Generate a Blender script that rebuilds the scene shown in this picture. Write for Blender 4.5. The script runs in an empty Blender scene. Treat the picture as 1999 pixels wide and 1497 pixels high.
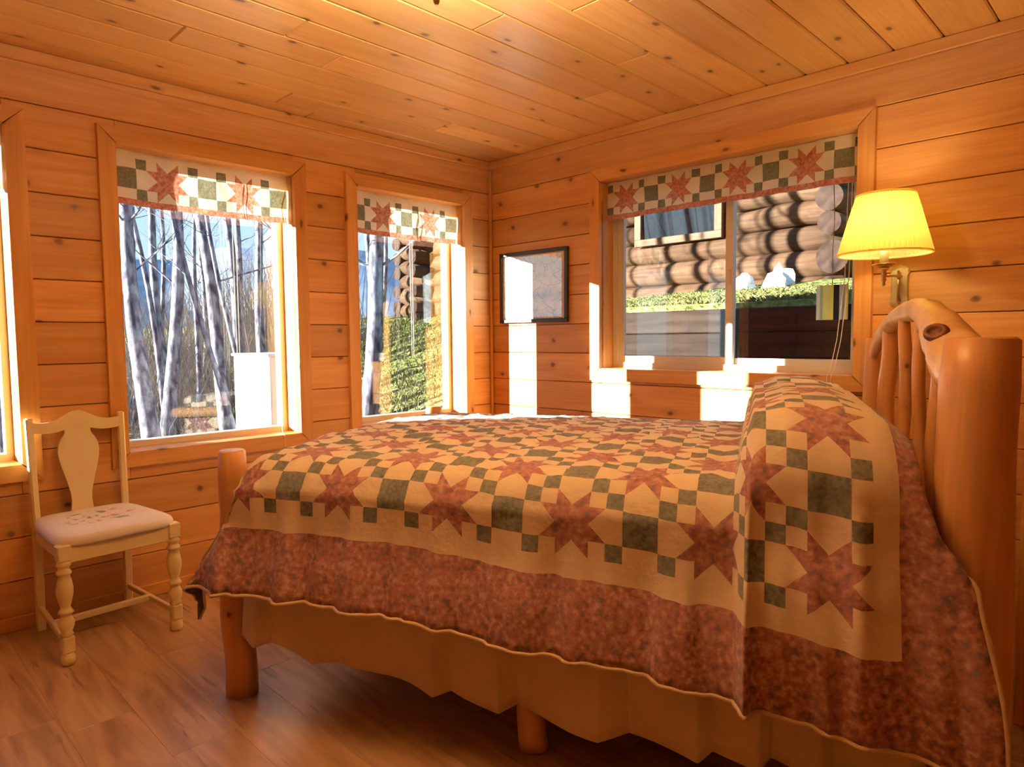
import bpy, bmesh, math, random
from mathutils import Vector, Matrix, noise as mnoise
random.seed(7)
sc = bpy.context.scene
COL = sc.collection
PI = math.pi

# ------------------------------------------------------------------ camera, sky, sun, exposure
def cam_setup():
    yaw, pitch, roll = math.radians(44.7015), math.radians(-3.7546), math.radians(-0.5389)
    d = Vector((-math.sin(yaw)*math.cos(pitch), math.cos(yaw)*math.cos(pitch), math.sin(pitch)))
    r = d.cross(Vector((0, 0, 1))).normalized(); u = r.cross(d)
    r2 = r*math.cos(roll) + u*math.sin(roll); u2 = -r*math.sin(roll) + u*math.cos(roll)
    cam = bpy.data.cameras.new('camera'); o = bpy.data.objects.new('camera', cam); COL.objects.link(o)
    cam.sensor_width = 36.0; cam.lens = 1320.43/1999*36.0; cam.clip_start = 0.02; cam.clip_end = 400
    m = Matrix((r2, u2, -d)).transposed().to_4x4(); m.translation = (3.475, -3.312, 1.216)
    o.matrix_world = m; sc.camera = o
cam_setup()

sc.view_settings.view_transform = 'Standard'; sc.view_settings.look = 'None'
sc.view_settings.gamma = 1.0; sc.view_settings.use_curve_mapping = False
sc.view_settings.exposure = 0.72
sc.cycles.max_bounces = 8; sc.cycles.diffuse_bounces = 4; sc.cycles.glossy_bounces = 3
sc.cycles.transmission_bounces = 4; sc.cycles.transparent_max_bounces = 16
sc.cycles.caustics_reflective = False; sc.cycles.caustics_refractive = False
sc.cycles.sample_clamp_indirect = 6.0
sc.cycles.use_denoising = True; sc.cycles.use_adaptive_sampling = True; sc.cycles.adaptive_threshold = 0.03

world = bpy.data.worlds.new('sky'); sc.world = world; world.use_nodes = True
def build_world():
    nt = world.node_tree; nt.nodes.clear()
    out = nt.nodes.new('ShaderNodeOutputWorld'); bg = nt.nodes.new('ShaderNodeBackground')
    tc = nt.nodes.new('ShaderNodeTexCoord'); sp = nt.nodes.new('ShaderNodeSeparateXYZ')
    rp = nt.nodes.new('ShaderNodeValToRGB')
    rp.color_ramp.elements[0].position = 0.0; rp.color_ramp.elements[0].color = (0.50, 0.68, 0.80, 1)
    rp.color_ramp.elements[1].position = 0.6; rp.color_ramp.elements[1].color = (0.26, 0.47, 0.80, 1)
    nt.links.new(tc.outputs['Generated'], sp.inputs[0]); nt.links.new(sp.outputs['Z'], rp.inputs[0])
    nt.links.new(rp.outputs[0], bg.inputs[0]); bg.inputs[1].default_value = 1.0
    nt.links.new(bg.outputs[0], out.inputs[0])
build_world()

SUN_DIR = Vector((0.508, 0.861, -0.165)).normalized()
def light(name, kind, loc, energy, color, **kw):
    l = bpy.data.lights.new(name, kind); l.energy = energy; l.color = color
    for k, v in kw.items(): setattr(l, k, v)
    o = bpy.data.objects.new(name, l); COL.objects.link(o); o.location = loc
    return o
sun = light('sun_offscreen', 'SUN', (-6, -10, 4), 28.0, (1.0, 0.93, 0.82), angle=math.radians(0.6))
sun.rotation_euler = SUN_DIR.to_track_quat('-Z', 'Y').to_euler()

# ------------------------------------------------------------------ helpers
def tag(o, label, cat=None, group=None, kind=None):
    o['label'] = label
    if cat: o['category'] = cat
    if group: o['group'] = group
    if kind: o['kind'] = kind
    return o
def empty(name, loc=(0, 0, 0), parent=None):
    o = bpy.data.objects.new(name, None); COL.objects.link(o); o.location = loc
    o.empty_display_size = 0.1
    if parent: o.parent = parent
    return o
def link(name, me, parent=None, mat=None, loc=(0, 0, 0), rot=None, smooth=False):
    if mat is not None and len(me.materials) == 0:
        for m in (mat if isinstance(mat, (list, tuple)) else [mat]): me.materials.append(m)
    if smooth:
        for p in me.polygons: p.use_smooth = True
    o = bpy.data.objects.new(name, me); COL.objects.link(o); o.location = loc
    if rot is not None: o.rotation_euler = rot
    if parent is not None: o.parent = parent
    return o
def mesh_from(name, verts, faces, mats=None, fm=None, smooth=False):
    me = bpy.data.meshes.new(name); me.from_pydata([tuple(v) for v in verts], [], faces)
    if mats:
        for m in mats: me.materials.append(m)
    if fm: me.polygons.foreach_set('material_index', fm)
    if smooth: me.polygons.foreach_set('use_smooth', [True]*len(me.polygons))
    me.update(); return me
def bm_mesh(name, bm, smooth=False):
    me = bpy.data.meshes.new(name); bm.to_mesh(me); bm.free()
    if smooth: me.polygons.foreach_set('use_smooth', [True]*len(me.polygons))
    return me
_box = {}
def box_mesh(dx, dy, dz, bev=0.003, mat=None):
    k = (round(dx, 4), round(dy, 4), round(dz, 4), bev, mat.name if mat else None)
    if k in _box: return _box[k]
    bm = bmesh.new(); bmesh.ops.create_cube(bm, size=1.0)
    for v in bm.verts: v.co = Vector((v.co.x*dx, v.co.y*dy, v.co.z*dz))
    if bev: bmesh.ops.bevel(bm, geom=list(bm.edges), offset=min(bev, 0.3*min(dx, dy, dz)), segments=1, affect='EDGES')
    me = bm_mesh('board_shape', bm)
    if mat: me.materials.append(mat)
    _box[k] = me; return me
ROT = {'X': (0, 0, 0), 'Y': (0, 0, PI/2), 'Z': (0, -PI/2, 0)}
def board(name, lo, hi, axis, mat, parent, bev=0.003):
    """box between two corners; the grain (local X) runs along the given world axis"""
    s = [hi[i]-lo[i] for i in range(3)]; c = [(hi[i]+lo[i])/2 for i in range(3)]
    if axis == 'X': dm = s
    elif axis == 'Y': dm = (s[1], s[0], s[2])
    else: dm = (s[2], s[1], s[0])
    me = box_mesh(dm[0], dm[1], dm[2], bev, mat)
    return link(name, me, parent, None, c, ROT[axis])
def tube(path, radii, seg=12, cap=True, wob=0.0, seed=0):
    """verts and faces of a swept tube"""
    V, F = [], []; n = len(path); path = [Vector(p) for p in path]
    up = None
    for i, p in enumerate(path):
        t = (path[min(i+1, n-1)] - path[max(i-1, 0)]).normalized()
        if up is None:
            up = Vector((0, 0, 1)) if abs(t.z) < 0.9 else Vector((1, 0, 0))
        a = (up - t*up.dot(t)).normalized(); b = t.cross(a); up = a
        for k in range(seg):
            an = 2*PI*k/seg; rr = radii[i]
            if wob: rr *= 1 + wob*mnoise.noise(Vector((math.cos(an)*1.3+seed*7.1, math.sin(an)*1.3, i*0.45+seed)))
            V.append(p + a*math.cos(an)*rr + b*math.sin(an)*rr)
    for i in range(n-1):
        for k in range(seg):
            k2 = (k+1) % seg
            F.append((i*seg+k, i*seg+k2, (i+1)*seg+k2, (i+1)*seg+k))
    if cap:
        F.append(tuple(reversed(range(seg)))); F.append(tuple((n-1)*seg+k for k in range(seg)))
    return V, F
def tube_obj(name, path, radii, mat, parent=None, seg=12, wob=0.0, seed=0, loc=(0, 0, 0), rot=None):
    if not isinstance(radii, (list, tuple)): radii = [radii]*len(path)
    V, F = tube(path, radii, seg, True, wob, seed)
    me = mesh_from(name, V, F, [mat])
    for p in me.polygons: p.use_smooth = len(p.vertices) == 4
    return link(name, me, parent, None, loc, rot)
def lathe(name, prof, mat, parent=None, seg=24, loc=(0, 0, 0), rot=None, capped=True, wave=None):
    V, F = [], []
    for r, z in prof:
        for k in range(seg):
            a = 2*PI*k/seg; rr = r*(1 + (wave if (wave and k % 2) else 0))
            V.append((rr*math.cos(a), rr*math.sin(a), z))
    n = len(prof)
    for i in range(n-1):
        for k in range(seg):
            k2 = (k+1) % seg; F.append((i*seg+k, i*seg+k2, (i+1)*seg+k2, (i+1)*seg+k))
    if capped:
        F.append(tuple(reversed(range(seg)))); F.append(tuple((n-1)*seg+k for k in range(seg)))
    me = mesh_from(name, V, F, [mat])
    for p in me.polygons: p.use_smooth = len(p.vertices) == 4 and not wave
    return link(name, me, parent, None, loc, rot)
def smooth01(x):
    x = max(0.0, min(1.0, x)); return x*x*(3-2*x)
def lerp_tab(tab, x):
    if x <= tab[0][0]: return tab[0][1]
    for (x0, y0), (x1, y1) in zip(tab, tab[1:]):
        if x <= x1: return y0 + (y1-y0)*smooth01((x-x0)/(x1-x0))
    return tab[-1][1]

# ------------------------------------------------------------------ materials
class N:
    def __init__(s, name):
        s.m = bpy.data.materials.new(name); s.m.use_nodes = True; s.t = s.m.node_tree; s.t.nodes.clear()
        s.out = s.t.nodes.new('ShaderNodeOutputMaterial')
    def n(s, typ, **kw):
        nd = s.t.nodes.new('ShaderNode'+typ)
        for k, v in kw.items():
            if k.startswith('i_'): 
                key = k[2:]; key = int(key) if key.isdigit() else key
                nd.inputs[key].default_value = v
            else: setattr(nd, k, v)
        return nd
    def l(s, a, ao, b, bi): s.t.links.new(a.outputs[ao], b.inputs[bi])
    def ramp(s, src, so, pts, interp='LINEAR'):
        r = s.n('ValToRGB'); cr = r.color_ramp; cr.interpolation = interp
        while len(cr.elements) < len(pts): cr.elements.new(0.5)
        for e, (p, c) in zip(cr.elements, pts):
            e.position = p; e.color = (*c, 1) if len(c) == 3 else c
        s.l(src, so, r, 0); return r
    def mix(s, fac, a, b, blend='MIX'):
        m = s.n('Mix', data_type='RGBA', blend_type=blend)
        for i, v in ((0, fac), (6, a), (7, b)):
            if isinstance(v, tuple) and hasattr(v[0], 'outputs'): s.t.links.new(v[0].outputs[v[1]], m.inputs[i])
            else: m.inputs[i].default_value = v if i == 0 else (*v, 1)
        return m
    def bsdf(s, rough=0.6, spec=0.3, **kw):
        b = s.n('BsdfPrincipled'); b.inputs['Roughness'].default_value = rough
        b.inputs['Specular IOR Level'].default_value = spec
        for k, v in kw.items(): b.inputs[k].default_value = v
        s.l(b, 0, s.out, 0); return b

def wood(name, light_c, dark_c, rough=0.42, spec=0.35, knots=True, grain=1.0, knot_c=(0.09, 0.025, 0.008), var=0.16, kscale=(3.6, 5.2, 5.2), coat=0.0, kthr=0.5, bump=0.08, plane=None):
    q = N(name)
    tc = q.n('TexCoord'); oi = q.n('ObjectInfo')
    mul = q.n('VectorMath', operation='SCALE', i_0=(17.3, 9.1, 5.7)); q.l(oi, 'Random', mul, 'Scale')
    add = q.n('VectorMath', operation='ADD'); q.l(tc, 'Object', add, 0); q.l(mul, 0, add, 1)
    mp = q.n('Mapping'); mp.inputs['Scale'].default_value = (0.9*grain, 9*grain, 9*grain); q.l(add, 0, mp, 0)
    n1 = q.n('TexNoise'); n1.inputs['Scale'].default_value = 1.6; n1.inputs['Detail'].default_value = 5; n1.inputs['Distortion'].default_value = 0.8
    q.l(mp, 0, n1, 'Vector')
    mp2 = q.n('Mapping'); mp2.inputs['Scale'].default_value = (2.2*grain, 70*grain, 70*grain); q.l(add, 0, mp2, 0)
    n2 = q.n('TexNoise'); n2.inputs['Scale'].default_value = 1.3; n2.inputs['Detail'].default_value = 3; q.l(mp2, 0, n2, 'Vector')
    r1 = q.ramp(n1, 'Fac', [(0.32, dark_c), (0.66, light_c)])
    r2 = q.ramp(n2, 'Fac', [(0.35, (0.88, 0.88, 0.88)), (0.6, (1, 1, 1))])
    m1 = q.mix(0.75, (r1, 0), (r2, 0), 'MULTIPLY')
    val = q.n('MapRange', i_3=1-var, i_4=1+var); q.l(oi, 'Random', val, 0)
    vv = q.n('VectorMath', operation='SCALE'); q.l(m1, 2, vv, 0); q.l(val, 0, vv, 'Scale')
    last = (vv, 0)
    b = q.bsdf(rough, spec)
    if coat: b.inputs['Coat Weight'].default_value = coat; b.inputs['Coat Roughness'].default_value = 0.25
    if knots:
        mp3 = q.n('Mapping'); mp3.inputs['Scale'].default_value = kscale; q.l(add, 0, mp3, 0)
        nd = q.n('TexNoise'); nd.inputs['Scale'].default_value = 3.0; q.l(mp3, 0, nd, 'Vector')
        off = q.n('VectorMath', operation='SCALE'); off.inputs['Scale'].default_value = 0.14; q.l(nd, 'Color', off, 0)
        ad2 = q.n('VectorMath', operation='ADD'); q.l(mp3, 0, ad2, 0); q.l(off, 0, ad2, 1)
        vo = q.n('TexVoronoi', feature='F1'); vo.inputs['Scale'].default_value = 1.0
        if plane:                                   # knots cut flat on the face of a board
            vo.voronoi_dimensions = '2D'; sx_ = q.n('SeparateXYZ'); cx_ = q.n('CombineXYZ'); q.l(ad2, 0, sx_, 0)
            q.l(sx_, plane[0], cx_, 'X'); q.l(sx_, plane[1], cx_, 'Y'); q.l(cx_, 0, vo, 'Vector')
        else: q.l(ad2, 0, vo, 'Vector')
        sp = q.n('SeparateColor'); q.l(vo, 'Color', sp, 0)
        th = q.n('Math', operation='GREATER_THAN', i_1=kthr); q.l(sp, 0, th, 0)
        kr = q.ramp(vo, 'Distance', [(0.02, (0.85, 0.85, 0.85)), (0.055, (0.6, 0.6, 0.6)), (0.08, (0.14, 0.14, 0.14)), (0.22, (0, 0, 0))])
        kf = q.n('Math', operation='MULTIPLY'); q.l(kr, 0, kf, 0); q.l(th, 0, kf, 1)
        m3 = q.mix((kf, 0), last, knot_c); last = (m3, 2)
    q.t.links.new(last[0].outputs[last[1]], b.inputs['Base Color'])
    bp = q.n('Bump'); bp.inputs['Strength'].default_value = bump; bp.inputs['Distance'].default_value = 0.003
    q.l(n2, 'Fac', bp, 'Height'); q.l(bp, 0, b, 'Normal')
    return q.m
def plain(name, c, rough=0.6, spec=0.3, nscale=0, c2=None, metallic=0.0, bump=0.0, coord='Object', detail=4, sub=0.0):
    q = N(name); b = q.bsdf(rough, spec); b.inputs['Metallic'].default_value = metallic
    if nscale:
        tc = q.n('TexCoord'); n1 = q.n('TexNoise'); n1.inputs['Scale'].default_value = nscale; n1.inputs['Detail'].default_value = detail
        q.l(tc, coord, n1, 'Vector'); r = q.ramp(n1, 'Fac', [(0.35, c), (0.65, c2 or c)]); q.l(r, 0, b, 'Base Color')
        if bump:
            bp = q.n('Bump'); bp.inputs['Strength'].default_value = bump; bp.inputs['Distance'].default_value = 0.01
            q.l(n1, 'Fac', bp, 'Height'); q.l(bp, 0, b, 'Normal')
    else: b.inputs['Base Color'].default_value = (*c, 1)
    return q.m
M = {}
M['pine'] = wood('knotty_pine', (0.76, 0.405, 0.150), (0.64, 0.295, 0.090), knots=True, kthr=0.62, plane='XZ')
M['ceil'] = wood('ceiling_pine', (0.84, 0.505, 0.185), (0.78, 0.43, 0.135), rough=0.36, spec=0.5, bump=0.03, kscale=(3.4, 6.0, 6.0), kthr=0.55, plane='XY')
M['trim'] = wood('trim_pine', (0.76, 0.40, 0.125), (0.66, 0.30, 0.08), var=0.06, kscale=(3.2, 8, 8), kthr=0.72, plane='XZ')
M['log'] = wood('peeled_log', (0.76, 0.42, 0.19), (0.62, 0.29, 0.11), rough=0.34, var=0.05, kscale=(7.0, 8, 8), kthr=0.15, grain=0.8)
M['core'] = plain('wall_core', (0.09, 0.035, 0.012), 0.9)

def floor_mat():
    q = N('laminate_oak'); tc = q.n('TexCoord'); oi = q.n('ObjectInfo')
    mul = q.n('VectorMath', operation='SCALE', i_0=(13.3, 7.1, 3.7)); q.l(oi, 'Random', mul, 'Scale')
    add = q.n('VectorMath', operation='ADD'); q.l(tc, 'Object', add, 0); q.l(mul, 0, add, 1)
    mp = q.n('Mapping'); mp.inputs['Scale'].default_value = (1.1, 9, 9); q.l(add, 0, mp, 0)
    n1 = q.n('TexNoise'); n1.inputs['Scale'].default_value = 1.5; n1.inputs['Detail'].default_value = 6; n1.inputs['Distortion'].default_value = 1.2; q.l(mp, 0, n1, 'Vector')
    mp2 = q.n('Mapping'); mp2.inputs['Scale'].default_value = (1.3, 17, 17); q.l(add, 0, mp2, 0)
    n2 = q.n('TexNoise'); n2.inputs['Scale'].default_value = 1.4; n2.inputs['Detail'].default_value = 8; n2.inputs['Roughness'].default_value = 0.65; q.l(mp2, 0, n2, 'Vector')
    r1 = q.ramp(n1, 'Fac', [(0.3, (0.27, 0.14, 0.07)), (0.5, (0.42, 0.24, 0.125)), (0.7, (0.52, 0.31, 0.17))])
    r2 = q.ramp(n2, 'Fac', [(0.32, (0.35, 0.32, 0.32)), (0.38, (1, 1, 1))])
    m = q.mix(0.8, (r1, 0), (r2, 0), 'MULTIPLY')
    b = q.bsdf(0.33, 0.45); q.l(m, 2, b, 'Base Color')
    bp = q.n('Bump'); bp.inputs['Strength'].default_value = 0.15; bp.inputs['Distance'].default_value = 0.003
    q.l(n2, 'Fac', bp, 'Height'); q.l(bp, 0, b, 'Normal'); return q.m
M['floor'] = floor_mat()

def glass_mat(name, ior=1.55, tint=(0.96, 0.98, 0.98), gain=1.0):
    q = N(name); tr = q.n('BsdfTransparent'); tr.inputs[0].default_value = (*tint, 1)
    gl = q.n('BsdfGlossy'); gl.inputs['Roughness'].default_value = 0.0; gl.inputs[0].default_value = (1, 1, 1, 1)
    lw = q.n('LayerWeight'); lw.inputs[0].default_value = 0.5; f0 = ((ior-1)/(ior+1))**2
    p5 = q.n('Math', operation='POWER', i_1=5.0); q.l(lw, 'Facing', p5, 0)
    fr = q.n('MapRange', i_3=f0, i_4=1.0); q.l(p5, 0, fr, 0)
    ms = q.n('MixShader'); q.l(fr, 0, ms, 0); q.l(tr, 0, ms, 1); q.l(gl, 0, ms, 2); q.l(ms, 0, q.out, 0)
    return q.m
M['glass'] = glass_mat('window_glass', 1.6)
M['vinyl'] = plain('vinyl_frame', (0.72, 0.66, 0.58), 0.4, 0.4)

def fabric(name, cols, scale=60, bump=0.25, rough=0.9, sheen=0.2, trans=0.0, wscale=55.0):
    q = N(name); tc = q.n('TexCoord')
    n1 = q.n('TexNoise'); n1.inputs['Scale'].default_value = scale; n1.inputs['Detail'].default_value = 3; q.l(tc, 'Object', n1, 'Vector')
    k = len(cols); r = q.ramp(n1, 'Fac', [(0.34+0.32*i/max(1, k-1), c) for i, c in enumerate(cols)])
    n2 = q.n('TexNoise'); n2.inputs['Scale'].default_value = wscale; n2.inputs['Detail'].default_value = 4; q.l(tc, 'Object', n2, 'Vector')
    b = q.bsdf(rough, 0.15); b.inputs['Sheen Weight'].default_value = sheen; q.l(r, 0, b, 'Base Color')
    bp = q.n('Bump'); bp.inputs['Strength'].default_value = bump; bp.inputs['Distance'].default_value = 0.01
    q.l(n2, 'Fac', bp, 'Height'); q.l(bp, 0, b, 'Normal')
    if trans:
        t = q.n('BsdfTranslucent'); q.l(r, 0, t, 0); ms = q.n('MixShader'); ms.inputs[0].default_value = trans
        q.l(b, 0, ms, 1); q.l(t, 0, ms, 2); q.l(ms, 0, q.out, 0)
    return q.m
RED = [(0.14, 0.085, 0.08), (0.31, 0.12, 0.105), (0.38, 0.17, 0.15), (0.50, 0.31, 0.26)]
GRN = [(0.08, 0.075, 0.055), (0.155, 0.14, 0.10), (0.21, 0.19, 0.14)]
CRM = [(0.70, 0.57, 0.44), (0.78, 0.65, 0.51)]
M['q_red'] = fabric('quilt_red_calico', RED, 62); M['q_grn'] = fabric('quilt_green_calico', GRN, 90); M['q_crm'] = fabric('quilt_cream_cotton', CRM, 8)
M['v_red'] = fabric('valance_red_calico', [(0.42, 0.14, 0.09), (0.60, 0.24, 0.15), (0.66, 0.36, 0.25)], 70, 0.1, trans=0.3)
M['v_grn'] = fabric('valance_green_calico', [(0.16, 0.16, 0.10), (0.27, 0.26, 0.16)], 90, 0.1, trans=0.3)
M['v_crm'] = fabric('valance_cream_cotton', [(0.80, 0.72, 0.54), (0.88, 0.80, 0.62)], 9, 0.15, trans=0.3)
M['q_back'] = fabric('quilt_dark_backing', [(0.05, 0.045, 0.03), (0.09, 0.08, 0.05)], 40)
M['bind'] = fabric('quilt_binding', [(0.50, 0.36, 0.22), (0.60, 0.44, 0.28)], 20)
M['skirt'] = fabric('skirt_cotton', [(0.74, 0.58, 0.40), (0.80, 0.65, 0.46)], 5, 0.1, trans=0.15)
M['cord'] = plain('white_cord', (0.85, 0.80, 0.70), 0.7)

# ------------------------------------------------------------------ room shell
RX, RY, HC = 4.6, -5.0, 2.44           # the room runs x 0..RX, y RY..0
ROWS = [2.222 - 0.1828*k for k in range(13)]          # upper edges of the wall boards
WT = 0.22
# openings (lo, hi along the wall; z lo, z hi)
WIN_A = [(-3.60, -2.76), (-2.345, -1.487), (-1.088, -0.262)]
ZA0, ZA1 = 0.71, 2.115
WIN_B = (0.965, 2.405); ZB0, ZB1 = 1.035, 2.148

def wall_core(name, axis, span, openings, inner, outer, label):
    V, F = [], []
    def bx(a0, a1, z0, z1):
        if a1-a0 < 1e-4 or z1-z0 < 1e-4: return
        i = len(V)
        for n in (inner, outer):
            for a, z in ((a0, z0), (a1, z0), (a1, z1), (a0, z1)):
                V.append((n, a, z) if axis == 'Y' else (a, n, z))
        F.extend([(i, i+1, i+2, i+3), (i+7, i+6, i+5, i+4), (i, i+4, i+5, i+1), (i+1, i+5, i+6, i+2), (i+2, i+6, i+7, i+3), (i+3, i+7, i+4, i)])
    cur = span[0]
    for a0, a1, z0, z1 in sorted(openings):
        a0, a1, z0, z1 = a0-0.02, a1+0.02, z0-0.02, z1+0.02
        bx(cur, a0, -0.3, 2.7); bx(a0, a1, -0.3, z0); bx(a0, a1, z1, 2.7); cur = a1
    bx(cur, span[1], -0.3, 2.7)
    o = link(name, mesh_from(name, V, F, [M['core']])); tag(o, label, kind='structure'); return o
def wall_boards(parent, axis, span, openings, face, sign, z_top=None):
    """one board object for every piece of every row, cut out round the openings"""
    rows = [(ROWS[k+1] if k+1 < len(ROWS) else 0.0, ROWS[k]) for k in range(len(ROWS))] + [(ROWS[0], 2.40)]
    for z0, z1 in rows:
        pieces = [(span[0], span[1], z0, z1)]
        for a0, a1, b0, b1 in openings:
            nxt = []
            for p in pieces:
                if p[1] <= a0 or p[0] >= a1 or p[3] <= b0 or p[2] >= b1: nxt.append(p); continue
                if p[0] < a0: nxt.append((p[0], a0, p[2], p[3]))
                if p[1] > a1: nxt.append((a1, p[1], p[2], p[3]))
                m0, m1 = max(p[0], a0), min(p[1], a1)
                if p[3] > b1: nxt.append((m0, m1, b1, p[3]))
                if p[2] < b0: nxt.append((m0, m1, p[2], b0))
            pieces = nxt
        for a0, a1, c0, c1 in pieces:
            if a1-a0 < 0.01 or c1-c0 < 0.008: continue
            g = 0.0016
            n0, n1 = sorted((face, face - sign*0.022))
            if axis == 'Y': board('plank', (n0, a0, c0+g), (n1, a1, c1-g), 'Y', M['pine'], parent, 0.003)
            else: board('plank', (a0, n0, c0+g), (a1, n1, c1-g), 'X', M['pine'], parent, 0.003)
opA = [(a, b, ZA0, ZA1) for a, b in WIN_A]; opB = [(*WIN_B, ZB0, ZB1)]
wl = wall_core('wall_left', 'Y', (RY-0.2, 0.0), opA, -0.02, -WT, 'orange knotty pine board wall with the tall windows')
wall_boards(wl, 'Y', (RY, 0.0), opA, 0.0, 1)
wb = wall_core('wall_back', 'X', (-WT, RX+0.2), opB, 0.02, WT, 'orange knotty pine board wall behind the picture and the wall lamp')
wall_boards(wb, 'X', (0.0, RX), opB, 0.0, -1)
wr = wall_core('wall_right', 'Y', (RY-0.2, 0.0), [], RX+0.02, RX+WT, 'pine board wall facing the tall windows')
wall_boards(wr, 'Y', (RY, 0.0), [], RX, -1)
wf = wall_core('wall_front', 'X', (-WT, RX+0.2), [], RY-0.02, RY-WT, 'pine board wall facing the sliding window')
wall_boards(wf, 'X', (0.0, RX), [], RY, 1)
# closet partition at the head side
wc = link('wall_closet', box_mesh(1.44, 0.70, 2.44, 0.0, M['core']), None, None, (3.90, -0.372, 1.22)); tag(wc, 'pine clad closet wall beside the headboard', kind='structure')
def rel(o, p): o.parent = p; o.matrix_parent_inverse = Matrix.Translation(-Vector(p.location)); return o
for k in range(13):
    z1 = ROWS[k]; z0 = ROWS[k+1] if k < 12 else 0.0
    rel(board('plank', (3.16, -0.745, z0+.001), (3.18, 0.0, z1-.001), 'Y', M['pine'], None), wc)
    rel(board('plank', (3.18, -0.745, z0+.001), (4.6, -0.723, z1-.001), 'X', M['pine'], None), wc)
rel(board('corner_trim', (3.145, -0.765, 0), (3.19, -0.72, 2.4), 'Z', M['trim'], None), wc)

# floor: laminate planks running away from the tall windows
fl = link('floor', box_mesh(RX+0.4, -RY+0.4, 0.1, 0.0, M['core']), None, None, (RX/2, RY/2, -0.066)); tag(fl, 'brown wood laminate plank floor', kind='structure')
y = 0.0; r = 0
while y > RY:
    x = -random.random()*1.2
    while x < RX:
        a, b_ = max(0.0, x), min(RX, x+1.2)
        if b_-a > 0.02:
            o = board('plank', (a+.0004, max(RY, y-0.19)+.0001, -0.016), (b_-.0001, y-.0001, 0.0), 'X', M['floor'], None, 0.0007)
            rel(o, fl)
        x += 1.2
    y -= 0.19; r += 1
# ceiling
ce = link('ceiling', box_mesh(RX+1.0, -RY+1.0, 0.12, 0.0, M['core']), None, None, (RX/2, RY/2, 2.525)); tag(ce, 'glossy golden pine plank ceiling', kind='structure')
x = 0.11-0.187; i = 0
random.seed(21)
while x < RX:
    yy = RY + random.uniform(0.2, 1.6); cuts = [RY]
    while yy < -0.35:
        cuts.append(yy); yy += random.uniform(2.2, 3.6)
    cuts.append(0.0)
    for c0, c1 in zip(cuts, cuts[1:]):
        rel(board('plank', (max(0, x)+.0022, c0+.0006, HC), (min(RX, x+0.187)-.0022, c1-.0006, HC+0.02), 'Y', M['ceil'], None, 0.006), ce)
    x += 0.187; i += 1
# trims
def trim(n, lo, hi, axis, label):
    o = board('trim_%d' % n, lo, hi, axis, M['trim'], None, 0.006); tag(o, label, kind='structure'); return o
trim(1, (0.0, RY, 2.385), (0.018, 0.0, 2.44), 'Y', 'pine crown strip along the ceiling above the tall windows')
trim(2, (0.018, -0.018, 2.385), (RX, 0.0, 2.44), 'X', 'pine crown strip along the ceiling above the sliding window')
trim(3, (0.0, -0.022, 0.0), (0.022, 0.0, 2.385), 'Z', 'upright pine strip in the corner of the room')
o = board('baseboard_left', (0.0, RY, 0.0), (0.014, -0.022, 0.062), 'Y', M['trim'], None, 0.004); tag(o, 'low pine baseboard under the tall windows', kind='structure')
o = board('baseboard_back', (0.022, -0.014, 0.0), (RX, 0.0, 0.062), 'X', M['trim'], None, 0.004); tag(o, 'low pine baseboard behind the bed', kind='structure')

# ------------------------------------------------------------------ windows
def ring(name, axis, a0, a1, z0, z1, n0, n1, w, mat, parent):
    bm = bmesh.new()
    for (p0, p1, q0, q1) in ((a0, a1, z0, z0+w), (a0, a1, z1-w, z1), (a0, a0+w, z0+w, z1-w), (a1-w, a1, z0+w, z1-w)):
        m = bmesh.ops.create_cube(bm, size=1.0)['verts']
        for v in m:
            a = (p0+p1)/2 + v.co.x*(p1-p0); n = (n0+n1)/2 + v.co.y*(n1-n0); z = (q0+q1)/2 + v.co.z*(q1-q0)
            v.co = Vector((n, a, z)) if axis == 'Y' else Vector((a, n, z))
    me = bm_mesh(name, bm); me.materials.append(mat); return link(name, me, parent)
def casing(parent, axis, a0, a1, z0, z1, face, w=0.077, t=0.02):
    """four mitred boards round an opening"""
    ca, cz = (a0+a1)/2, (z0+z1)/2; hw_, hh = (a1-a0)/2, (z1-z0)/2
    for ang, half, dist in ((0, hw_, hh), (PI, hw_, hh), (-PI/2, hh, hw_), (PI/2, hh, hw_)):
        e = 0.0006; V = []
        for yv, ins in ((-abs(t)/2, 0.003), (abs(t)/2, 0.0)):
            sgn = yv if axis == 'X' else -yv      # the eased edge faces the room
            ins = 0.003 if (yv < 0) else 0.0
            V += [(-half-w+e+ins, yv, w/2-ins), (half+w-e-ins, yv, w/2-ins), (half-e-ins*0, yv, -w/2+ins), (-half+e, yv, -w/2+ins)]
        F = [(3, 2, 1, 0), (4, 5, 6, 7), (0, 1, 5, 4), (1, 2, 6, 5), (2, 3, 7, 6), (3, 0, 4, 7)]
        me = mesh_from('casing_board', V, F, [M['trim']]); o = link('casing_board', me, parent)
        m = Matrix.Rotation(ang, 4, 'Y'); p = m @ Vector((0, 0, dist+w/2))
        n = face + t/2
        if axis == 'X': o.matrix_local = Matrix.Translation((ca+p.x, n, cz+p.z)) @ m
        else: o.matrix_local = Matrix.Translation((n, ca+p.x, cz+p.z)) @ Matrix.Rotation(PI/2, 4, 'Z') @ m
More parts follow.
